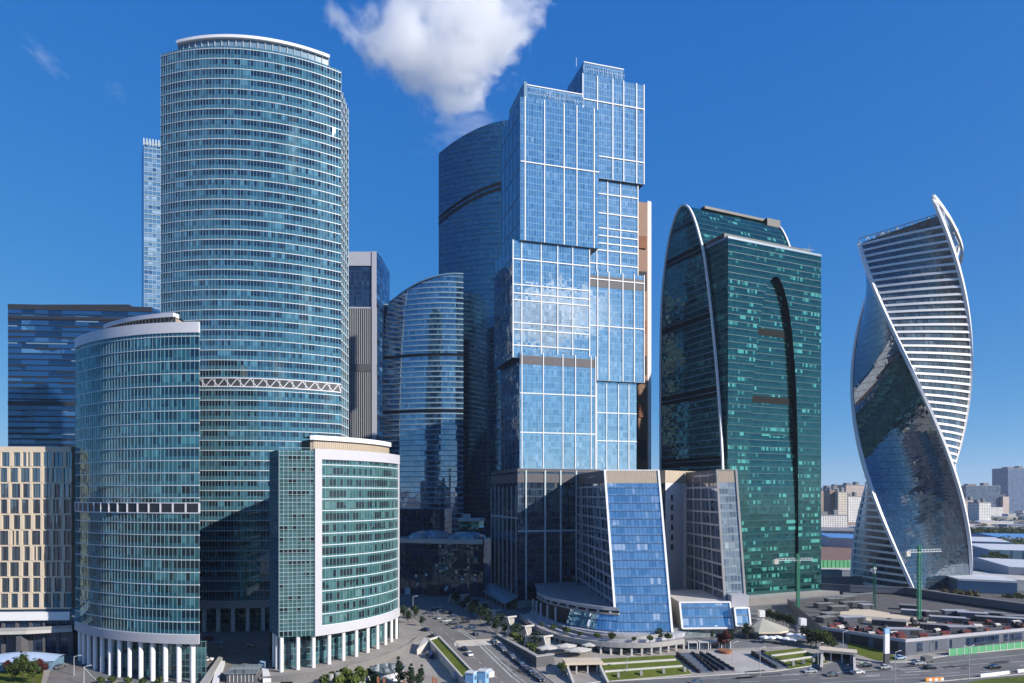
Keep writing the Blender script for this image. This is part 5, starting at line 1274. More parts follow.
    # glass shelters behind the plaza
    for k in range(4):
        x, y, z = at(692 + k * 11, 648.5 - k * .3); lab = 'grey glass shelter in the row behind the pale plaza'
        t = thing('shelter', lab, 'shelter', (x, y, z), 0, 'shelters behind the pale plaza'); mb = MB(); mb.box(0, 0, 2.5, 3.9, 3.2, .35); mb.build('roof', M['pale_conc'], t, world=False)
        mb = MB(); mb.box(0, .4, -.2, 3.4, 2.2, 2.7); mb.build('glazing', M['gPod'], t, world=False)
        for s in (-1.8, 1.8): mb = MB(); mb.box(s, -1.4, -.2, .25, .25, 2.7); mb.build('post', M['white'], t, world=False)
    x, y, z = at(725, 652.5); t = thing('plant_pot', 'round terracotta tub under the dark red tree', 'plant pot', (x, y, z)); mb = MB(); mb.cyl(0, 0, -.2, 1.0, 2.4, 16, 0, 2.7); mb.build('tub', M['teak'], t, world=False)
    # faceted pavilion with umbrellas
    x, y, z = at(767, 637); t = thing('pavilion', 'low pavilion with a pale green faceted roof', 'pavilion', (x, y, z), .1); mb = MB(); mb2 = MB(); mb3 = MB()
    rim = [(-10, -2.5), (-7, -7), (2, -7.5), (8.5, -4), (10, 2), (3, 8), (-7, 7)]
    for a, b in zip(rim, rim[1:] + rim[:1]):
        mb.face([(*a, 3.6), (*b, 3.6), (-1.5, 1.5, 7.8)]); mb3.face([(*a, 2.9), (*b, 2.9), (*b, 3.6), (*a, 3.6)])
        mb2.wall((a[0]*.82, a[1]*.82), (b[0]*.82, b[1]*.82), -.3, 3.3)
    mb.build('roof', plain('sage_roof', (.37, .355, .30), .8, .12), t, world=False); mb3.build('eave', M['beige'], t, world=False); mb2.build('glazing', M['gPod'], t, world=False)
    first = None
    for k, (px, py) in enumerate(((765, 643), (771, 643.5), (777, 643), (790, 640), (795, 641.5), (786, 644.5), (801, 640.5), (804, 643.5), (793, 645.5))):
        x, y, z = at(px, py)
        if first is None:
            first = thing('cafe_umbrella', 'square white cafe umbrella on the pavilion terrace', 'umbrella', (x, y, z), .4, 'cafe umbrellas at the pavilion'); mb = MB()
            q = [(-1.7, -1.7, 2.5), (1.7, -1.7, 2.5), (1.7, 1.7, 2.5), (-1.7, 1.7, 2.5)]
            for a, b in zip(q, q[1:] + q[:1]): mb.face([a, b, (0, 0, 3.2)]); mb.face([(a[0], a[1], 2.2), (b[0], b[1], 2.2), b, a])
            mb.build('canopy', M['white'], first, world=False); mb = MB(); mb.cyl(0, 0, -.1, 3.2, .06, 6); mb.build('pole', M['dark'], first, world=False)
        else: dup(first, (x, y, z), random.uniform(0, 1.5))
    for px, py, h, lab in ((761.5, 623, 6, 'white sign cube left of the hedge row'), (802.5, 633, 6.5, 'white sign cube on a grey shaft before the market hall')):
        x, y, z = at(px, py); t = thing('sign_cube', lab, 'sign', (x, y, z)); mb = MB(); mb.box(0, 0, h - 3, 2.6, 2.6, 3); mb.build('panel', M['white'], t, world=False); mb = MB(); mb.box(-.6, .3, -.2, 3.2, 2.0, h - 2.9); mb.build('shaft', M['grey_panel'], t, world=False)
    # pylon sign
    x, y, z = at(886.5, 664); t = thing('pylon_sign', 'tall white pylon sign with a blue head and dark foot by the road', 'sign', (x, y, z), .35)
    for nm, z0, h, mt, w in (('foot', -.2, 4.2, 'darkbox', 2.5), ('panel', 4.0, 7.4, 'lilac_panel', 2.3), ('head', 11.4, 2.0, 'bluebox', 2.4)): mb = MB(); mb.box(0, 0, z0, w, .8, h); mb.build(nm, M[mt], t, world=False)
    # green hoarding along the road
    t = thing('hoarding', 'long bright green hoarding with white posts along the road', 'fence', at(980, 654)); a, b = Vector(at(949, 656)), Vector(at(1062, 644.5)); n = 16; mb = MB(); ps = MB()
    for k in range(n):
        p, q = a.lerp(b, k / n), a.lerp(b, (k + 1) / n); mb.obox(p, q - p, Vector((.05, .12, 0)), (0, 0, 2.7)); ps = MB(); ps.obox(p + Vector((0, -.1, 0)), (q - p) * .05, Vector((.05, .1, 0)), (0, 0, 2.9)); ps.build('post', M['white'], t)
    mb.build('panel', M['hoarding'], t)
    # barriers on the near verge
    for p, q, mt, lab in (((926, 681.5), (944, 680.6), 'orange', 'orange and white road barrier, leftmost on the near verge'), ((981, 677.6), (1010, 674), 'white', 'long white road barrier on the near verge'), ((1018, 673), (1040, 670.5), 'white', 'white road barrier at the right edge')):
        a, b = Vector(at(*p)), Vector(at(*q)); t = thing('road_barrier', lab, 'barrier', tuple(a)); n = 6
        mb = MB()
        for k in range(n): s = a.lerp(b, k / n); e = (b - a) / n; mb.obox(s, e * .96, Vector((0, .7, 0)), (0, 0, .9), k % 2 if mt == 'orange' else 0); mb.obox(s + Vector((0, .2, .9)), e * .96, Vector((0, .3, 0)), (0, 0, .25), 0)
        mb.build('block', [M[mt], M['white']], t)
    # market hall
    zr = 8.5; foot = [pz(905.5, 640, zr).xy, pz(1075, 624, zr).xy, (345, 400), (235, 408), (150, 372), pz(822, 627, zr).xy]; foot = [tuple(p) for p in foot]
    t = thing('market_hall', 'broad low dark market hall with a cluttered flat roof', 'building', (210, 330, 4)); mb = MB()
    mb.strip(foot + foot[:1], 0, zr, 0); mb.flat(foot, zr - .9, 1); mb.build('wall', [M['bluedark'], M['market']], t)
    mb = MB(); mb.band([foot[-1], foot[0], foot[1]], zr - .9, zr + .3, .25, 0, back=.5); mb.build('parapet', M['grey_panel'], t)
    def along(a, b, f0, f1, z0, z1, name, mt, out=.15):
        p, q = Vector(a).lerp(Vector(b), f0), Vector(a).lerp(Vector(b), f1); k = MB(); k.band([tuple(p), tuple(q)], z0, z1, out, 0); k.build(name, M[mt], t)
    for f0, f1 in ((.06, .09), (.16, .17), (.24, .25), (.33, .52), (.55, .66), (.72, .95)): along(foot[0], foot[1], f0, f1, 3.6, 7.0, 'window', 'gM')
    for f0, f1 in ((.08, .3), (.36, .58), (.64, .92)): along(foot[-1], foot[0], f0, f1, 3.4, 7.2, 'opening_panel', 'dark')  # solid dark strips laid on the wall in place of openings
    tanp = [pz(820 + a / 5.02, 570 + b / 5.02, zr).xy for a, b in ((50, 212), (200, 180), (590, 250), (520, 292), (300, 255))]; mb = MB(); mb.flat([tuple(p) for p in tanp], zr - .85, 0); mb.build('roof_deck', M['beige'], t)
    cs = [(50, 225, 9, 0), (160, 245, 11, 1), (345, 265, 13, 0), (420, 308, 13, 1), (480, 212, 12, 1), (640, 247, 14, 1), (675, 212, 11, 1), (765, 224, 12, 1), (640, 290, 20, 0), (705, 296, 11, 1), (170, 168, 14, 0), (70, 150, 9, 0), (30, 245, 9, 0), (90, 190, 9, 0), (450, 185, 9, 0), (560, 218, 7, 0), (860, 246, 12, 0), (930, 250, 14, 1), (990, 240, 12, 0), (880, 225, 9, 0), (20, 175, 9, 0), (130, 140, 11, 0), (230, 180, 6, 1)]
    pd = ps = None
    for k, (a, b, L, kind) in enumerate(cs):
        p = pz(820 + a / 5.02, 570 + (b + 14) / 5.02, zr - .85); rz = (-.42 if a > 250 else .15) + (0 if k % 3 else .35)
        src = ps if kind else pd
        if src is None:
            lab = 'slate blue steel container cabin on the market roof' if kind else 'near black steel container cabin on the market roof'
            o = thing('container_cabin', lab, 'container', tuple(p), rz, 'container cabins on the market roof'); mb = MB(); mb.box(0, 0, 0, 10, 4.2, 3.0)
            for i in range(14): mb.box(-4.7 + i * .72, -2.13, .15, .18, .1, 2.7)
            mb.build('body', M['bluedark' if kind else 'darkbox'], o, world=False); mb = MB(); mb.box(0, 0, 3.0, 10.2, 4.4, .15); mb.build('roof', M['grey_panel'] if kind else M['roofgrey'], o, world=False)
            mb = MB(); mb.box(2.6, -2.2, .1, 2.2, .1, 2.3); mb.build('door', M['dark'], o, world=False)
            if kind: ps = o
            else: pd = o
        else: o = dup(src, tuple(p), rz)
        o.scale = (L / 10, 1, .78)
    pr = pw = None; rd = random.Random(6)
    for k in range(34):
        if k < 20: f = k / 20; e = Vector(foot[0]).lerp(Vector(foot[1]), .02 + f * .8); e += Vector((-1.5, 3.2)) * (1 + (k % 3) * 1.8)
        else: f = (k - 20) / 14; e = Vector(foot[-1]).lerp(Vector(foot[0]), .1 + .88 * f); e += Vector((1.8, 3)) * (1 + (k % 2) * 1.5)
        red = k % 3 != 1; src = pr if red else pw
        if src is None:
            o = thing('stall_cover', 'dark red cloth stall cover near the edge of the market roof' if red else 'pale cloth stall cover near the edge of the market roof', 'stall', (e.x, e.y, zr - .85), .3, 'stall covers on the market roof')
            mb = MB(); mb.face([(-2, -1.2, 1.7), (2, -1.2, 1.7), (2, 0, 2.3), (-2, 0, 2.3)]); mb.face([(-2, 0, 2.3), (2, 0, 2.3), (2, 1.2, 1.7), (-2, 1.2, 1.7)]); mb.face([(-2, -1.2, 1.2), (2, -1.2, 1.2), (2, -1.2, 1.7), (-2, -1.2, 1.7)])
            for s in (-2, 2): mb.face([(s, -1.2, 1.7), (s, 1.2, 1.7), (s, 0, 2.3)])
            mb.build('cover', M['red'] if red else M['pale_conc'], o, world=False); mb = MB(); mb.box(0, 0, 0, 3.6, 1.8, 1.1); mb.build('table', M['teak'] if red else M['darkbox'], o, world=False)
            if red: pr = o
            else: pw = o
        else: o = dup(src, (e.x, e.y, zr - .85), rd.uniform(0, .6))
        o.scale = (rd.uniform(.6, 1.0),) * 3
    pc = None
    for k in range(46):
        u_, v_ = rd.random(), rd.random()
        e = Vector(foot[0]).lerp(Vector(foot[1]), .03 + .9 * u_) + Vector((-2, 5)) * (.6 + 5.5 * v_) if k % 3 else Vector(foot[-1]).lerp(Vector(foot[0]), .05 + .9 * u_) + Vector((3, 6)) * (.5 + 2.4 * v_)
        if pc is None:
            pc = o = thing('crate_pile', 'small dark pile of crates on the market roof', 'crates', (e.x, e.y, zr - .85), .4, 'crate piles on the market roof'); mb = MB(); mb.box(0, 0, 0, 2.6, 1.8, 1.0); mb.build('lower_crate', M['umber'], o, world=False); mb = MB(); mb.box(-.4, .1, 1.0, 1.4, 1.3, .8, .3); mb.build('upper_crate', M['darkbox'], o, world=False)
        else: o = dup(pc, (e.x, e.y, zr - .85), rd.uniform(0, 3))
        o.scale = (rd.uniform(.6, 1.3), rd.uniform(.6, 1.2), rd.uniform(.7, 1.4))
    # green tower cranes
    def crane(px, py, top, zb, jl, jr, rz, lab):
        p = pz(px, py, zb); H = Z(top, p.y) - zb; t = thing('tower_crane', lab, 'crane', tuple(p), rz); w = .55
        mb = MB(); n = int(H / 1.6)
        for sx in (-1, 1):
            for sy in (-1, 1): mb.bar((sx * w, sy * w, 0), (sx * w, sy * w, H), .28)
        for k in range(n):
            z0, z1 = H * k / n, H * (k + 1) / n
            for a, b in (((-w, -w), (w, -w)), ((w, -w), (w, w)), ((w, w), (-w, w)), ((-w, w), (-w, -w))): mb.bar((*a, z0), (*b, z1), .16); mb.bar((*a, z1), (*b, z1), .14)
        mb.build('mast', M['green_paint'], t, world=False)
        mb = MB(); n = 12
        for s in (-.5, .5): mb.bar((-jl, s, H - 3.2), (jr, s, H - 3.2), .2)
        mb.bar((-jl * .8, 0, H - 2.1), (jr * .96, 0, H - 2.1), .2)
        for k in range(n): x0, x1 = -jl + (jl + jr) * k / n, -jl + (jl + jr) * (k + 1) / n; mb.bar((x0, -.5, H - 3.2), (x1, 0, H - 2.1), .14); mb.bar((x1, 0, H - 2.1), (x1, .5, H - 3.2), .14)
        mb.build('jib', M['mullion'], t, world=False); mb = MB(); mb.box(-jl + 1.4, 0, H - 5, 2.2, 1.2, 2.4); mb.build('counterweight', M['pale_conc'], t, world=False); mb = MB(); mb.box(.9, 1.2, H - 4.6, 1.3, 1.3, 1.7); mb.build('cab', M['white'], t, world=False)
    crane(919, 621, 545, 7.6, 8, 13, .3, 'tallest green tower crane, before the foot of the twisted tower'); crane(874.5, 609, 563, 7.6, 4, 6, 1.0, 'shorter green tower crane left of the tallest one'); crane(798, 615, 554, 4, 13, 8, .1, 'green tower crane before the green arch tower')
    # viaduct across the back
    def viaduct(pts, z, lab, th=1.4, w=9, mt='concrete'):
        t = thing('viaduct', lab, 'viaduct', (*pts[0], 4)); mb = MB(); mb.band(pts, z - th, z, 0, 0, back=w); mb.flat(pts + list(reversed(offset(pts, -w))), z + .02, 1); mb.build('deck', [M[mt], M['asphalt2']], t)
        mb = MB(); mb.band(pts, z + .02, z + 1.1, .15, 0, back=.3); mb.build('parapet', M['concrete'] if mt != 'bluedark' else M['bluedark'], t)
        for p in resample(offset(pts, -w / 2), 22): k = MB(); k.box(p[0], p[1], gh(p[1]) - .3, 2, 5, z - gh(p[1]) - th + .3); k.build('pier', M['stone_dark'], t)
    viaduct([tuple(pz(px, py, 11).xy) for px, py in ((818, 585), (850, 587), (905, 589), (950, 596), (1075, 613))], 11, 'dark elevated road passing behind the market hall', 2.8, 10, 'bluedark')
    viaduct([(X(-25, 262), 259), (X(30, 263), 261), (X(72, 266), 266)], 13.2, 'elevated road with a pale parapet under the beige building', 1.4, 7, 'pale_conc')
    # domed pavilion at the left corner
    x, y, z = at(22, 667); t = thing('domed_pavilion', 'low pavilion with a pale blue curved roof at the left corner', 'pavilion', (x, y, z), .1); mb = MB(); n = 10
    for i in range(n):
        for j in range(10):
            q = lambda a, b: (-14 + 28 * b, -5 + 10 * a, 3.0 + 2.6 * sin(pi * a) * sin(pi * (.12 + .76 * b)))
            mb.face([q(i/n, j/10), q((i+1)/n, j/10), q((i+1)/n, (j+1)/10), q(i/n, (j+1)/10)])
    mb.build('roof', plain('pale_blue_roof', (.34, .44, .60), .45, .1), t, world=False); mb = MB(); mb.box(0, 0, -.3, 26, 9, 3.4); mb.build('wall', M['bluemull'], t, world=False); mb = MB(); mb.box(-8, -4.7, 0, 5, .3, 2.6); mb.box(4, -4.7, 0, 5, .3, 2.6); mb.build('shopfront', M['dark'], t, world=False)
    # grey shed
    t = thing('shed', 'long grey shed with a pale roof right of the twisted tower', 'building', (X(990, 400), 405, 4)); a, b = (X(958, 404), 404), (X(1017, 392), 392); mb = MB(); q = [a, b, (b[0] + 8, b[1] + 26), (a[0] + 6, a[1] + 30)]; mb.prism(q, 4, 14.5, 0); mb.posts(resample([a, b], 1.4), 4, 14.4, .3, .12, 0); mb.build('wall', M['bluemull'], t)
    mb = MB(); mb.prism([(a[0]-.5, a[1]-.5), (b[0]+.5, b[1]-.5), (b[0] + 8.5, b[1] + 26.5), (a[0] + 5.5, a[1] + 30.5)], 14.5, 15.6, 0); mb.build('roof', M['pale_roof'], t)

def lamps():
    def lamp(px, py, h, lab, group=None, two=False):
        x, y, z = at(px, py); t = thing('street_lamp', lab, 'street lamp', (x, y, z), .3, group); mb = MB(); mb.cyl(0, 0, -.2, h, .14, 7, 0, .08); mb.build('post', M['grey_panel'], t, world=False)
        for s in ((-1, 1) if two else (1,)): mb = MB(); mb.bar((0, 0, h - .1), (s * 1.8, 0, h + .35), .1); mb.box(s * 1.9, 0, h + .25, .9, .35, .16); mb.build('lamp_head', M['lilac_panel'], t, world=False)
    for px, py, h, lab in ((895.5, 684, 11, 'tall lamp post on the road, left of the orange barrier'), (969, 681, 12, 'tall double lamp post at the white barrier'), (760, 676, 10, 'lamp post at the road edge below the pale plaza'), (818, 668, 9, 'lamp post at the road edge below the smaller lawn'), (733, 661, 7, 'short lamp post on the pale plaza'), (627, 676, 7, 'lamp post on the wide lawn'), (74, 676, 7, 'lamp post with a white head left of the dark teal tower'), (84, 684, 6, 'short lamp before the leftmost white column'), (843, 652, 8, 'lamp post beside the market hall wall'), (947, 655, 7, 'lamp post at the left end of the green hoarding'), (1008, 648, 7, 'lamp post behind the green hoarding'), (413, 612, 8, 'lamp post in the shaded street near the teal tower')): lamp(px, py, h, lab, two=(px == 969))

# ------------------------------------------------------------------ vehicles
def cars():
    paints = {k: plain('paint_' + k, c, .25, .03, .3, 0, 0, .6) for k, c in dict(white=(.75, .75, .74), black=(.012, .012, .014), silver=(.42, .43, .45), navy=(.02, .035, .09), grey=(.12, .125, .13), pale_blue=(.35, .5, .68), red=(.3, .02, .02)).items()}
    def proto(kind, L, W, H, prof, cab, label):
        t = thing(kind, label, 'car'); mb = MB(); n = len(prof)
        for s0, s1 in ((-1, 1),):
            for i in range(n - 1):
                (x0, z0), (x1, z1) = prof[i], prof[i+1]; mb.face([(x0, -W/2, z0), (x0, W/2, z0), (x1, W/2, z1), (x1, -W/2, z1)])
            for s in (-1, 1): mb.face([(x, s * W/2, z) for x, z in prof])
            mb.face([(prof[0][0], -W/2, prof[0][1]), (prof[-1][0], -W/2, prof[-1][1]), (prof[-1][0], W/2, prof[-1][1]), (prof[0][0], W/2, prof[0][1])])
        rx0, rx1, rz = cab[1][0], cab[2][0], cab[1][1]; mb.box((rx0 + rx1) / 2, 0, rz - .02, (rx1 - rx0), W * .80, .07)
        mb.build('body', paints['black'], t, world=False)
        mb = MB(); wb, wt = W * .47, W * .40
        A = [(x, wb if i in (0, 3) else wt, z) for i, (x, z) in enumerate(cab)]
        for s in (-1, 1): mb.face([(x, s * y, z) for x, y, z in A])
        for i in range(3): (x0, y0, z0), (x1, y1, z1) = A[i], A[i+1]; mb.face([(x0, -y0, z0), (x0, y0, z0), (x1, y1, z1), (x1, -y1, z1)])
        mb.build('windows', M['gBeige'], t, world=False)
        for sx in (-1, 1):
            for sy in (-1, 1):
                mb = MB(); r = .33; c = Vector((sx * L * .30, sy * (W/2 - .1), r))
                for k in range(12):
                    a, b = 2*pi*k/12, 2*pi*(k+1)/12; p = lambda an, y: c + Vector((r * cos(an), y, r * sin(an)))
                    mb.face([p(a, -.12), p(b, -.12), p(b, .12), p(a, .12)])
                mb.face([c + Vector((r * cos(2*pi*k/12), sy * .12, r * sin(2*pi*k/12))) for k in range(12)]); mb.build('wheel', M['black'], t, world=False)
        for sy in (-1, 1): mb = MB(); mb.box(L / 2 - .06, sy * W * .36, .62, .14, .36, .16); mb.build('headlight', M['white'], t, world=False)
        return t
    sedan = proto('parked_car', 4.6, 1.82, 1.45, [(-2.3, .3), (-2.32, .85), (-2.1, .98), (-1.2, 1.0), (.95, .98), (2.0, .82), (2.3, .62), (2.3, .3)], [(-1.75, .98), (-1.0, 1.43), (.25, 1.45), (1.15, .97)], '')
    van = proto('parked_van', 5.4, 2.0, 2.3, [(-2.7, .35), (-2.7, 2.25), (-2.5, 2.35), (1.1, 2.35), (1.3, 2.2), (1.95, 1.25), (2.6, 1.05), (2.7, .4)], [(1.0, 1.25), (1.1, 2.2), (1.28, 2.2), (1.95, 1.26)], '')
    van['category'] = 'van'
    used = set()
    def put(src, px, py, hd, paint, label, group=None):
        x, y, z = at(px, py)
        if src.name not in used:
            used.add(src.name); o = src; o.location = (x, y, z + .1); o.rotation_euler = (0, 0, hd)
            b = [c for c in o.children if c.name.startswith('body')][0]; b.material_slots[0].link = 'OBJECT'; b.material_slots[0].material = paints[paint]
        else: o = dup(src, (x, y, z + .1), hd, swap={'body': paints[paint]})
        o['label'] = label
        if group: o['group'] = group
        elif 'group' in o: del o['group']
        slope = atan2(4, 40) if 244 < y < 284 else 0
        o.rotation_euler = (slope * cos(hd), -slope * sin(hd), hd) if slope else (0, 0, hd)
        return o
    ST = atan2(at(430, 620)[1] - at(500, 690)[1], at(430, 620)[0] - at(500, 690)[0]); RD = atan2(at(1030, 660)[1] - at(760, 677)[1], at(1030, 660)[0] - at(760, 677)[0])
    put(sedan, 464, 650, ST, 'black', 'black car driving on the street just past the zebra crossing'); put(sedan, 469.5, 655, ST, 'white', 'white car close behind the black car on the street')
    put(van, 489.5, 676, ST, 'white', 'white van leaving the street beside the blue kiosks')
    put(sedan, 425, 631, ST + .5, 'navy', 'dark blue car parked on the drive, the further of two'); put(sedan, 433, 637.5, ST + .55, 'grey', 'dark grey car parked on the drive, the nearer of two')
    put(sedan, 438, 619, ST, 'silver', 'silver car in the shaded part of the street'); put(sedan, 476, 635, ST + pi, 'black', 'black car coming down the street in the shade')
    put(van, 430, 657, ST + .1, 'navy', 'dark blue van below the pale concrete wall'); put(van, 455, 679, ST, 'silver', 'pale grey van at the foot of the grass strip')
    for k in range(11):
        f = k / 10; px, py = 494 + 46 * f, 643 + 38 * f; put(sedan, px, py, ST + (0 if k % 2 else pi), ('black', 'navy', 'grey', 'black', 'grey')[k % 5], 'dark car parked in the row below the dark retaining wall', 'dark cars parked along the right side of the street')
    for k, (px, py) in enumerate(((428, 614), (434, 616.5), (441, 612), (447, 614), (453, 617), (459, 620), (446, 622), (452, 625), (458, 628.5), (434, 610), (441, 608.5), (465, 623), (471, 629))):
        put(sedan, px, py, ST + pi / 2 + .3, ('navy', 'grey', 'silver', 'black')[k % 4], 'car parked across the shaded upper end of the street', 'cars parked in the shade of the upper street')
    put(sedan, 201, 657, .2, 'white', 'white car parked at the columns of the dark teal tower, further one'); put(sedan, 207, 661, .2, 'white', 'white car parked at the columns of the dark teal tower, nearer one'); put(sedan, 216.5, 644, .1, 'pale_blue', 'pale blue car in the shade behind the lowest tower'); put(sedan, 209, 640, .1, 'red', 'dark red car in the shade by the tallest tower'); put(van, 263, 668, 1.75, 'pale_blue', 'pale blue van between the kiosk and the lowest tower'); put(sedan, 253, 646, 3.0, 'silver', 'silver car half hidden in deep shade by the lowest tower')
    put(sedan, 697, 684, RD + pi, 'grey', 'dark grey car at the bottom edge below the wide lawn'); put(sedan, 810, 672.5, RD + pi, 'silver', 'silver and blue car below the smaller lawn'); put(sedan, 857.5, 673.5, RD, 'white', 'white car on the road, second from the left of the pylon'); put(sedan, 885, 668.5, RD, 'silver', 'silver car just below the pylon sign'); put(sedan, 865, 667, RD + pi, 'black', 'black car behind the silver car at the pylon'); put(sedan, 930, 669, RD, 'black', 'black car on the road right of the pylon'); put(sedan, 919, 664.5, RD, 'silver', 'silver car next to the dark van'); put(van, 927, 662, RD + .3, 'grey', 'dark grey van at the corner of the market hall'); put(sedan, 994, 668.5, RD + pi, 'black', 'black car alone on the road near the right edge'); put(sedan, 832, 676, RD + pi, 'grey', 'grey car on the near lane left of the white car'); put(sedan, 900, 659, .4, 'pale_blue', 'pale blue car parked at the market hall wall')
    put(sedan, 60, 668, 1.2, 'grey', 'grey car on the curved side road at the left')

# ------------------------------------------------------------------ the city beyond
def city():
    WM = dict(brown=blockwall('far_brown_wall', (.30, .22, .17), (.06, .06, .07)), cream=blockwall('far_cream_wall', (.52, .47, .40), (.10, .11, .13)), white=blockwall('far_white_wall', (.62, .60, .58), (.14, .16, .19), 4, 3.1, .5, .5), grey=blockwall('far_grey_wall', (.30, .31, .34), (.07, .08, .1)), pink=blockwall('far_pink_wall', (.50, .40, .36), (.12, .12, .13)), glassy=blockwall('far_glass_wall', (.05, .07, .11), (.10, .15, .22), 5, 4, .7, .7, .3), blue=blockwall('far_blue_wall', (.14, .19, .29), (.07, .11, .19), 5, 4, .8, .75, .3))
    def block(px0, px1, top, D, dep, style, lab, roof='roofgrey', extra=None):
        x0, x1, z1 = X(px0, D), X(px1, D), Z(top, D); t = thing('apartment_block' if style not in ('glassy', 'blue') else 'office_tower', lab, 'building', ((x0 + x1) / 2, D + dep / 2, 4)); mb = MB(); q = [(x0, D), (x1, D + dep * .15), (x1, D + dep), (x0, D + dep * .85)]
        mb.strip(q + q[:1], 4, z1, 0); mb.build('wall', WM[style], t); mb = MB(); mb.prism([(p[0] + (1 if i in (1, 2) else -1) * 1.0, p[1]) for i, p in enumerate(q)], z1, z1 + 1.6, 0); mb.build('roof', M[roof], t)
        w = x1 - x0
        mb = MB(); mb.box(x0 + w * .3, D + dep * .45, z1 + 1.6, w * .22, dep * .3, 5); mb.box(x0 + w * .72, D + dep * .5, z1 + 1.6, w * .14, dep * .25, 8); mb.build('roof_hut', M['roofgrey'], t)
        return t
    block(819.5, 829, 492, 1400, 50, 'brown', 'brown block at the left end of the far blocks, beside the green arch tower'); block(827, 846, 488.5, 1500, 60, 'grey', 'far grey block with roof huts between the green tower and the twisted tower'); block(830, 839, 491, 1250, 30, 'brown', 'tall narrow dark brown block, far left of the twisted tower'); block(838, 849, 492.5, 1240, 40, 'cream', 'cream block joined to the dark brown one far away'); block(846, 868, 485.5, 1650, 60, 'pink', 'pinkish block just left of the twisted tower'); block(848, 864, 497, 1300, 40, 'white', 'white block just left of the twisted tower, lower than the pinkish one'); block(818, 848, 516, 1080, 30, 'white', 'long low white block with a grid of windows, far left of the twisted tower')
    block(966, 1003, 486, 2000, 70, 'glassy', 'dark glass slab far right of the twisted tower'); block(1008, 1036, 468.5, 2300, 90, 'blue', 'tall blue tower at the right edge'); block(964, 980, 501, 1500, 35, 'pink', 'pale pink block in front of the dark glass slab'); block(979, 993, 503, 1380, 40, 'white', 'white block right of the pale pink one'); block(1003, 1011, 497, 2000, 50, 'pink', 'small pinkish block between the glass slab and the blue tower'); block(956, 968, 494, 2100, 60, 'cream', 'cream block behind the twisted tower at its right side')
    def hall(px0, px1, top, bot, D, roof, lab, wall='grey_panel'):
        x0, x1 = X(px0, D), X(px1, D); z1 = Z(top, D); t = thing('warehouse', lab, 'building', ((x0 + x1) / 2, D, 4)); q = [(x0, D), (x1, D - 20), (x1 + 20, D + 60), (x0 + 10, D + 90)]; mb = MB(); mb.prism(q, 4, z1 - .6, 0); mb.posts(resample(q[:2], 9), 4, z1 - .7, 1.5, .3, 0); mb.build('wall', M[wall], t)
        mb = MB(); c = [Vector((*p, z1 - .6)) for p in q]; r0, r1 = (c[0] + c[3]) / 2 + Vector((0, 0, 3)), (c[1] + c[2]) / 2 + Vector((0, 0, 3)); mb.face([c[0], c[1], r1, r0]); mb.face([r0, r1, c[2], c[3]]); mb.face([c[0], r0, c[3]]); mb.face([c[1], c[2], r1]); mb.build('roof', M[roof], t)
    hall(966, 998, 540.5, 552, 760, 'pale_roof', 'pale roofed warehouse right of the twisted tower', 'bluemull'); hall(1000, 1045, 537, 545, 820, 'blue_roof', 'blue roofed warehouse at the right edge'); hall(990, 1045, 549, 556, 640, 'pale_roof', 'long white roofed warehouse nearer than the blue one', 'bluemull'); hall(830, 853, 537, 543, 800, 'blue_roof', 'bright blue roofed warehouse seen left of the twisted tower'); hall(815, 852, 530, 537, 900, 'roofgrey', 'long dark warehouse below the far white blocks', 'bluedark'); hall(1010, 1050, 566, 576, 520, 'pale_roof', 'low pale warehouse at the right edge beyond the meadow')
    t = thing('construction_fence', 'bright green construction fence seen between the green tower and the twisted tower', 'fence', (X(835, 570), 570, 4)); mb = MB(); mb.box(X(836, 570), 570, 4, 34, .4, 6.5); mb.posts([(X(836, 570) - 17 + k * 3.4, 569.8) for k in range(11)], 4, 10.4, .4, .3, 0); mb.build('panel', M['hoarding'], t)
    t = thing('site_cabin', 'pale low site cabin before the green construction fence', 'building', (X(832, 480), 480, 4)); mb = MB(); mb.box(X(830, 480), 480, 4, 14, 6, 8); mb.build('wall', M['pale_conc'], t); mb = MB(); mb.box(X(830, 480), 480, 12, 14.6, 6.6, .5); mb.build('roof', M['roofgrey'], t)
    t = thing('dark_wall', 'dark blue-grey wall of a yard behind the market hall, left of the twisted tower', 'wall', (X(835, 440), 440, 4)); mb = MB(); mb.box(X(835, 440), 440, 4, 36, 1, 8.5, .05); mb.build('wall_face', M['bluedark'], t)
    for k, (x0, y0, w, d, h, st, word) in enumerate(((120, -150, 60, 24, 62, 'cream', 'cream'), (215, -120, 46, 22, 48, 'grey', 'grey'), (-40, -210, 70, 24, 78, 'pink', 'pinkish'), (330, -260, 80, 30, 90, 'cream', 'tall cream'), (-190, -170, 60, 24, 55, 'white', 'white'), (30, -330, 40, 40, 120, 'brown', 'tall brown'))):
        t = thing('apartment_block', word + ' apartment block on the near river bank, mirrored in the tower glass', 'building', (x0, y0, 0)); mb = MB(); q = [(x0 - w/2, y0 - d/2), (x0 + w/2, y0 - d/2), (x0 + w/2, y0 + d/2), (x0 - w/2, y0 + d/2)]
        mb.strip(q + q[:1], 0, h, 0); mb.build('wall', WM[st], t); mb = MB(); mb.prism(q, h, h + 1.2, 0); mb.build('roof', M['roofgrey'], t)
    rd = random.Random(15); ms = [WM['cream'], WM['white'], WM['grey'], WM['pink'], WM['brown'], M['roofgrey'], M['pale_roof'], M['blue_roof']]; mb = MB()
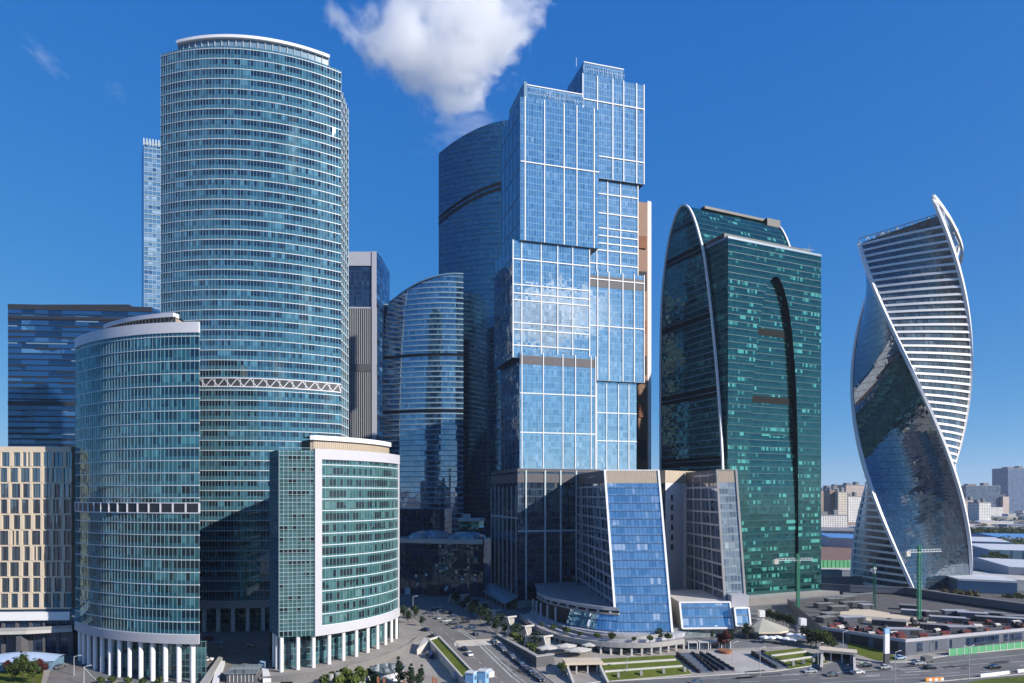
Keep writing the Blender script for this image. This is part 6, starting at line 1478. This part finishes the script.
    for _ in range(520):
        D = rd.uniform(950, 6500); k = rd.choice((rd.uniform(.43, .53), rd.uniform(.64, .80), rd.uniform(.64, .80))); x = k * D
        if .64 < k and D < 1050: continue
        far_ = D > 2600; h = rd.choice((8, 10, 14, 18, 26)) if not far_ else rd.choice((20, 30, 40, 55, 62)); w, dd = rd.uniform(14, 60) * (1 + D / 5000), rd.uniform(12, 30); 
        if D < 1900 and h > 14: h = 10
        i = len(mb.f); mb.box(x, D, 4, w, dd, h, rd.uniform(-.4, .4), rd.randrange(5)); mb.m[i + 1] = rd.choice((5, 6, 6, 7, 5))
        for j in range(i, len(mb.f)): mb.uv[j] = [((p[0] if abs(mb.v[mb.f[j][0]][1] - mb.v[mb.f[j][1]][1]) < 1 else p[0]), p[1]) for p in mb.uv[j]]
    tag(mb.build('city_blocks', ms), label='distant low city blocks spreading to the horizon', cat='city', kind='stuff')
# ------------------------------------------------------------------ cloud
def cloudmat(name, dens, seed, cover, scale=1.5, edge=2.6):
    t = NT(name); tc = t.n('TexCoord').outputs['Object']
    mp = t.n('Mapping'); mp.inputs['Location'].default_value = (seed, seed * .7, seed * .3); t.put(mp.inputs['Vector'], tc)
    ln = t.n('VectorMath', operation='LENGTH'); t.put(ln.inputs[0], tc)
    wn = t.noise(mp.outputs[0], scale * .8, 2).outputs[1]
    wv = t.vm('ADD', mp.outputs[0], t.vm('SCALE', t.vm('SUBTRACT', wn, (.5, .5, .5)), scale=.5))
    n1 = t.noise(wv, scale, 9, .62).outputs[0]
    k = t.m('ADD', t.m('SUBTRACT', cover, t.m('MULTIPLY', ln.outputs['Value'], 1.0)), t.m('MULTIPLY', t.m('SUBTRACT', n1, .5), 2.6))
    d = t.m('MULTIPLY', t.m('MINIMUM', t.m('MAXIMUM', t.m('MULTIPLY', k, edge), 0), 1.0), dens)
    pv = t.n('VolumePrincipled'); pv.inputs['Color'].default_value = (1, 1, 1, 1); pv.inputs['Anisotropy'].default_value = .2; t.put(pv.inputs['Density'], d)
    t.put(t.out.inputs[1], pv.outputs[0]); return t.mat
def clouds():
    def cl(pos, rad, mat, lab, rot=(0, 0, 0)):
        mb = MB(); n = 16
        for i in range(n):
            for j in range(8):
                a, b, c, e = 2*pi*i/n, 2*pi*(i+1)/n, -pi/2 + pi*j/8, -pi/2 + pi*(j+1)/8
                q = lambda aa, ee: (cos(ee)*cos(aa)*1.08, cos(ee)*sin(aa)*1.08, sin(ee)*1.08)
                mb.face([q(a, c), q(b, c), q(b, e), q(a, e)] if j not in (0, 7) else ([q(a, c), q(b, e), q(a, e)] if j == 0 else [q(a, c), q(b, c), q(a, e)]))
        o = mb.build('cloud', mat); o.location = pos; o.scale = rad; o.rotation_euler = rot; tag(o, lab, 'cloud', kind='stuff')
    Y = 1500.0
    cl((X(444, Y), Y, Z(26, Y)), (250, 220, 250), cloudmat('cloud_body', .020, 3.1, .60, 1.9, 4.5), 'large bright cumulus cloud at the top of the sky')
    cl((X(470, Y), Y + 60, Z(118, Y)), (170, 110, 60), cloudmat('cloud_shred', .006, 8.2, .55, 2.0), 'thin ragged shreds under the large cloud')
    cl((X(46, Y), Y, Z(60, Y)), (95, 50, 34), cloudmat('cloud_wisp', .0045, 5.4, .5, 2.0), 'small faint streak of cloud at upper left', (0, .72, 0))
    cl((X(116, Y), Y, Z(92, Y)), (60, 50, 40), cloudmat('cloud_faint', .002, 9.6, .5, 1.7), 'very faint wisp left of the tallest tower')
    m = cloudmat('reflection_cloud', .012, 2.3, .62, 1.6)  # clouds out of view, added only to whiten reflections in the glass
    for k, (az, el, d, r, word) in enumerate(((18, 10, 3600, (620, 420, 230), 'broad'), (40, 17, 3200, (480, 380, 260), 'tall'), (58, 8, 4200, (700, 420, 240), 'long low'), (-12, 8, 4000, (620, 420, 200), 'low'), (30, 30, 2800, (380, 300, 190), 'small high'))):
        a, e = radians(az), radians(el); cl((d * sin(a), -d * cos(a), 65 + d * tan(e)), r, m, word + ' unseen cloud added behind the camera to whiten the glass reflections')

def haze():
    mb = MB(); mb.obox((-6500, -700, -9), (13000, 0, 0), (0, 10000, 0), (0, 0, 409), 0)
    t = NT('haze_air'); pv = t.n('VolumePrincipled'); pv.inputs['Color'].default_value = (.80, .88, 1, 1); pv.inputs['Density'].default_value = 4.5e-5; pv.inputs['Anisotropy'].default_value = .3
    t.put(t.out.inputs[1], pv.outputs[0]); tag(mb.build('haze', t.mat), kind='stuff')
ground(); flats()
tower_c(); tower_b(); tower_a(); tower_k(); podium(); slab_brown(); empire(); evolution(); fed_west(); fed_east(); slab_left(); slab_thin(); slab_grey(); low_complex(); beige()
site(); lamps(); trees(); cars(); city(); clouds(); haze()
# ------------------------------------------------------------------ camera, sun, sky
cam = bpy.data.cameras.new('camera'); co = bpy.data.objects.new('camera', cam); COL.objects.link(co)
co.location = (0, 0, CH); co.rotation_euler = (pi / 2, 0, 0)
cam.sensor_width = 36.0; cam.lens = 36.0 * F / 1024; cam.shift_y = (HZ - 341.5) / 1024; cam.clip_start = .5; cam.clip_end = 60000
sc.camera = co
SUN_EL = radians(27); SUN_AZ = radians(60)
SV = Vector((sin(SUN_AZ) * cos(SUN_EL), -cos(SUN_AZ) * cos(SUN_EL), sin(SUN_EL)))
sl = bpy.data.lights.new('sun', 'SUN'); sl.energy = 4.6; sl.angle = radians(.53); sl.color = (1.0, .93, .83)
so = bpy.data.objects.new('sun', sl); COL.objects.link(so); so.rotation_euler = SV.to_track_quat('Z', 'Y').to_euler(); so.location = (300, -150, 400)
w = bpy.data.worlds.new('World'); sc.world = w; w.use_nodes = True; nt = w.node_tree; nt.nodes.clear()
sky = nt.nodes.new('ShaderNodeTexSky'); sky.sky_type = 'NISHITA'; sky.sun_disc = False; sky.sun_elevation = SUN_EL
sky.sun_rotation = atan2(SV.x, SV.y); sky.altitude = 0; sky.air_density = 1.0; sky.dust_density = .4; sky.ozone_density = 2.5
sky.ozone_density = 8.0; sky.air_density = .4; sky.dust_density = 0.0
bg = nt.nodes.new('ShaderNodeBackground'); bg.inputs[1].default_value = .12
wo = nt.nodes.new('ShaderNodeOutputWorld'); EXPO = .58
sep = nt.nodes.new('ShaderNodeSeparateColor'); com = nt.nodes.new('ShaderNodeCombineColor'); nt.links.new(sky.outputs[0], sep.inputs[0])
for i, (g, k) in enumerate(((1.15, 1.45), (.55, .75), (.20, .78))):       # tone curve of a polarised, deep blue sky
    a = nt.nodes.new('ShaderNodeMath'); a.operation = 'MULTIPLY'; a.inputs[1].default_value = .12; nt.links.new(sep.outputs[i], a.inputs[0])
    b = nt.nodes.new('ShaderNodeMath'); b.operation = 'POWER'; b.inputs[1].default_value = g; nt.links.new(a.outputs[0], b.inputs[0])
    c = nt.nodes.new('ShaderNodeMath'); c.operation = 'MULTIPLY'; c.inputs[1].default_value = k / .12 / 2 ** EXPO; nt.links.new(b.outputs[0], c.inputs[0])
    nt.links.new(c.outputs[0], com.inputs[i])
nt.links.new(com.outputs[0], bg.inputs[0]); nt.links.new(bg.outputs[0], wo.inputs[0])
sc.view_settings.view_transform = 'Standard'; sc.view_settings.look = 'None'; sc.view_settings.exposure = EXPO; sc.view_settings.gamma = 1.0
sc.render.engine = 'CYCLES'; cy = sc.cycles
cy.max_bounces = 12; cy.diffuse_bounces = 2; cy.glossy_bounces = 4; cy.transmission_bounces = 2; cy.volume_bounces = 10
cy.caustics_reflective = False; cy.caustics_refractive = False; cy.sample_clamp_indirect = 4.0; cy.blur_glossy = .3
cy.use_denoising = True
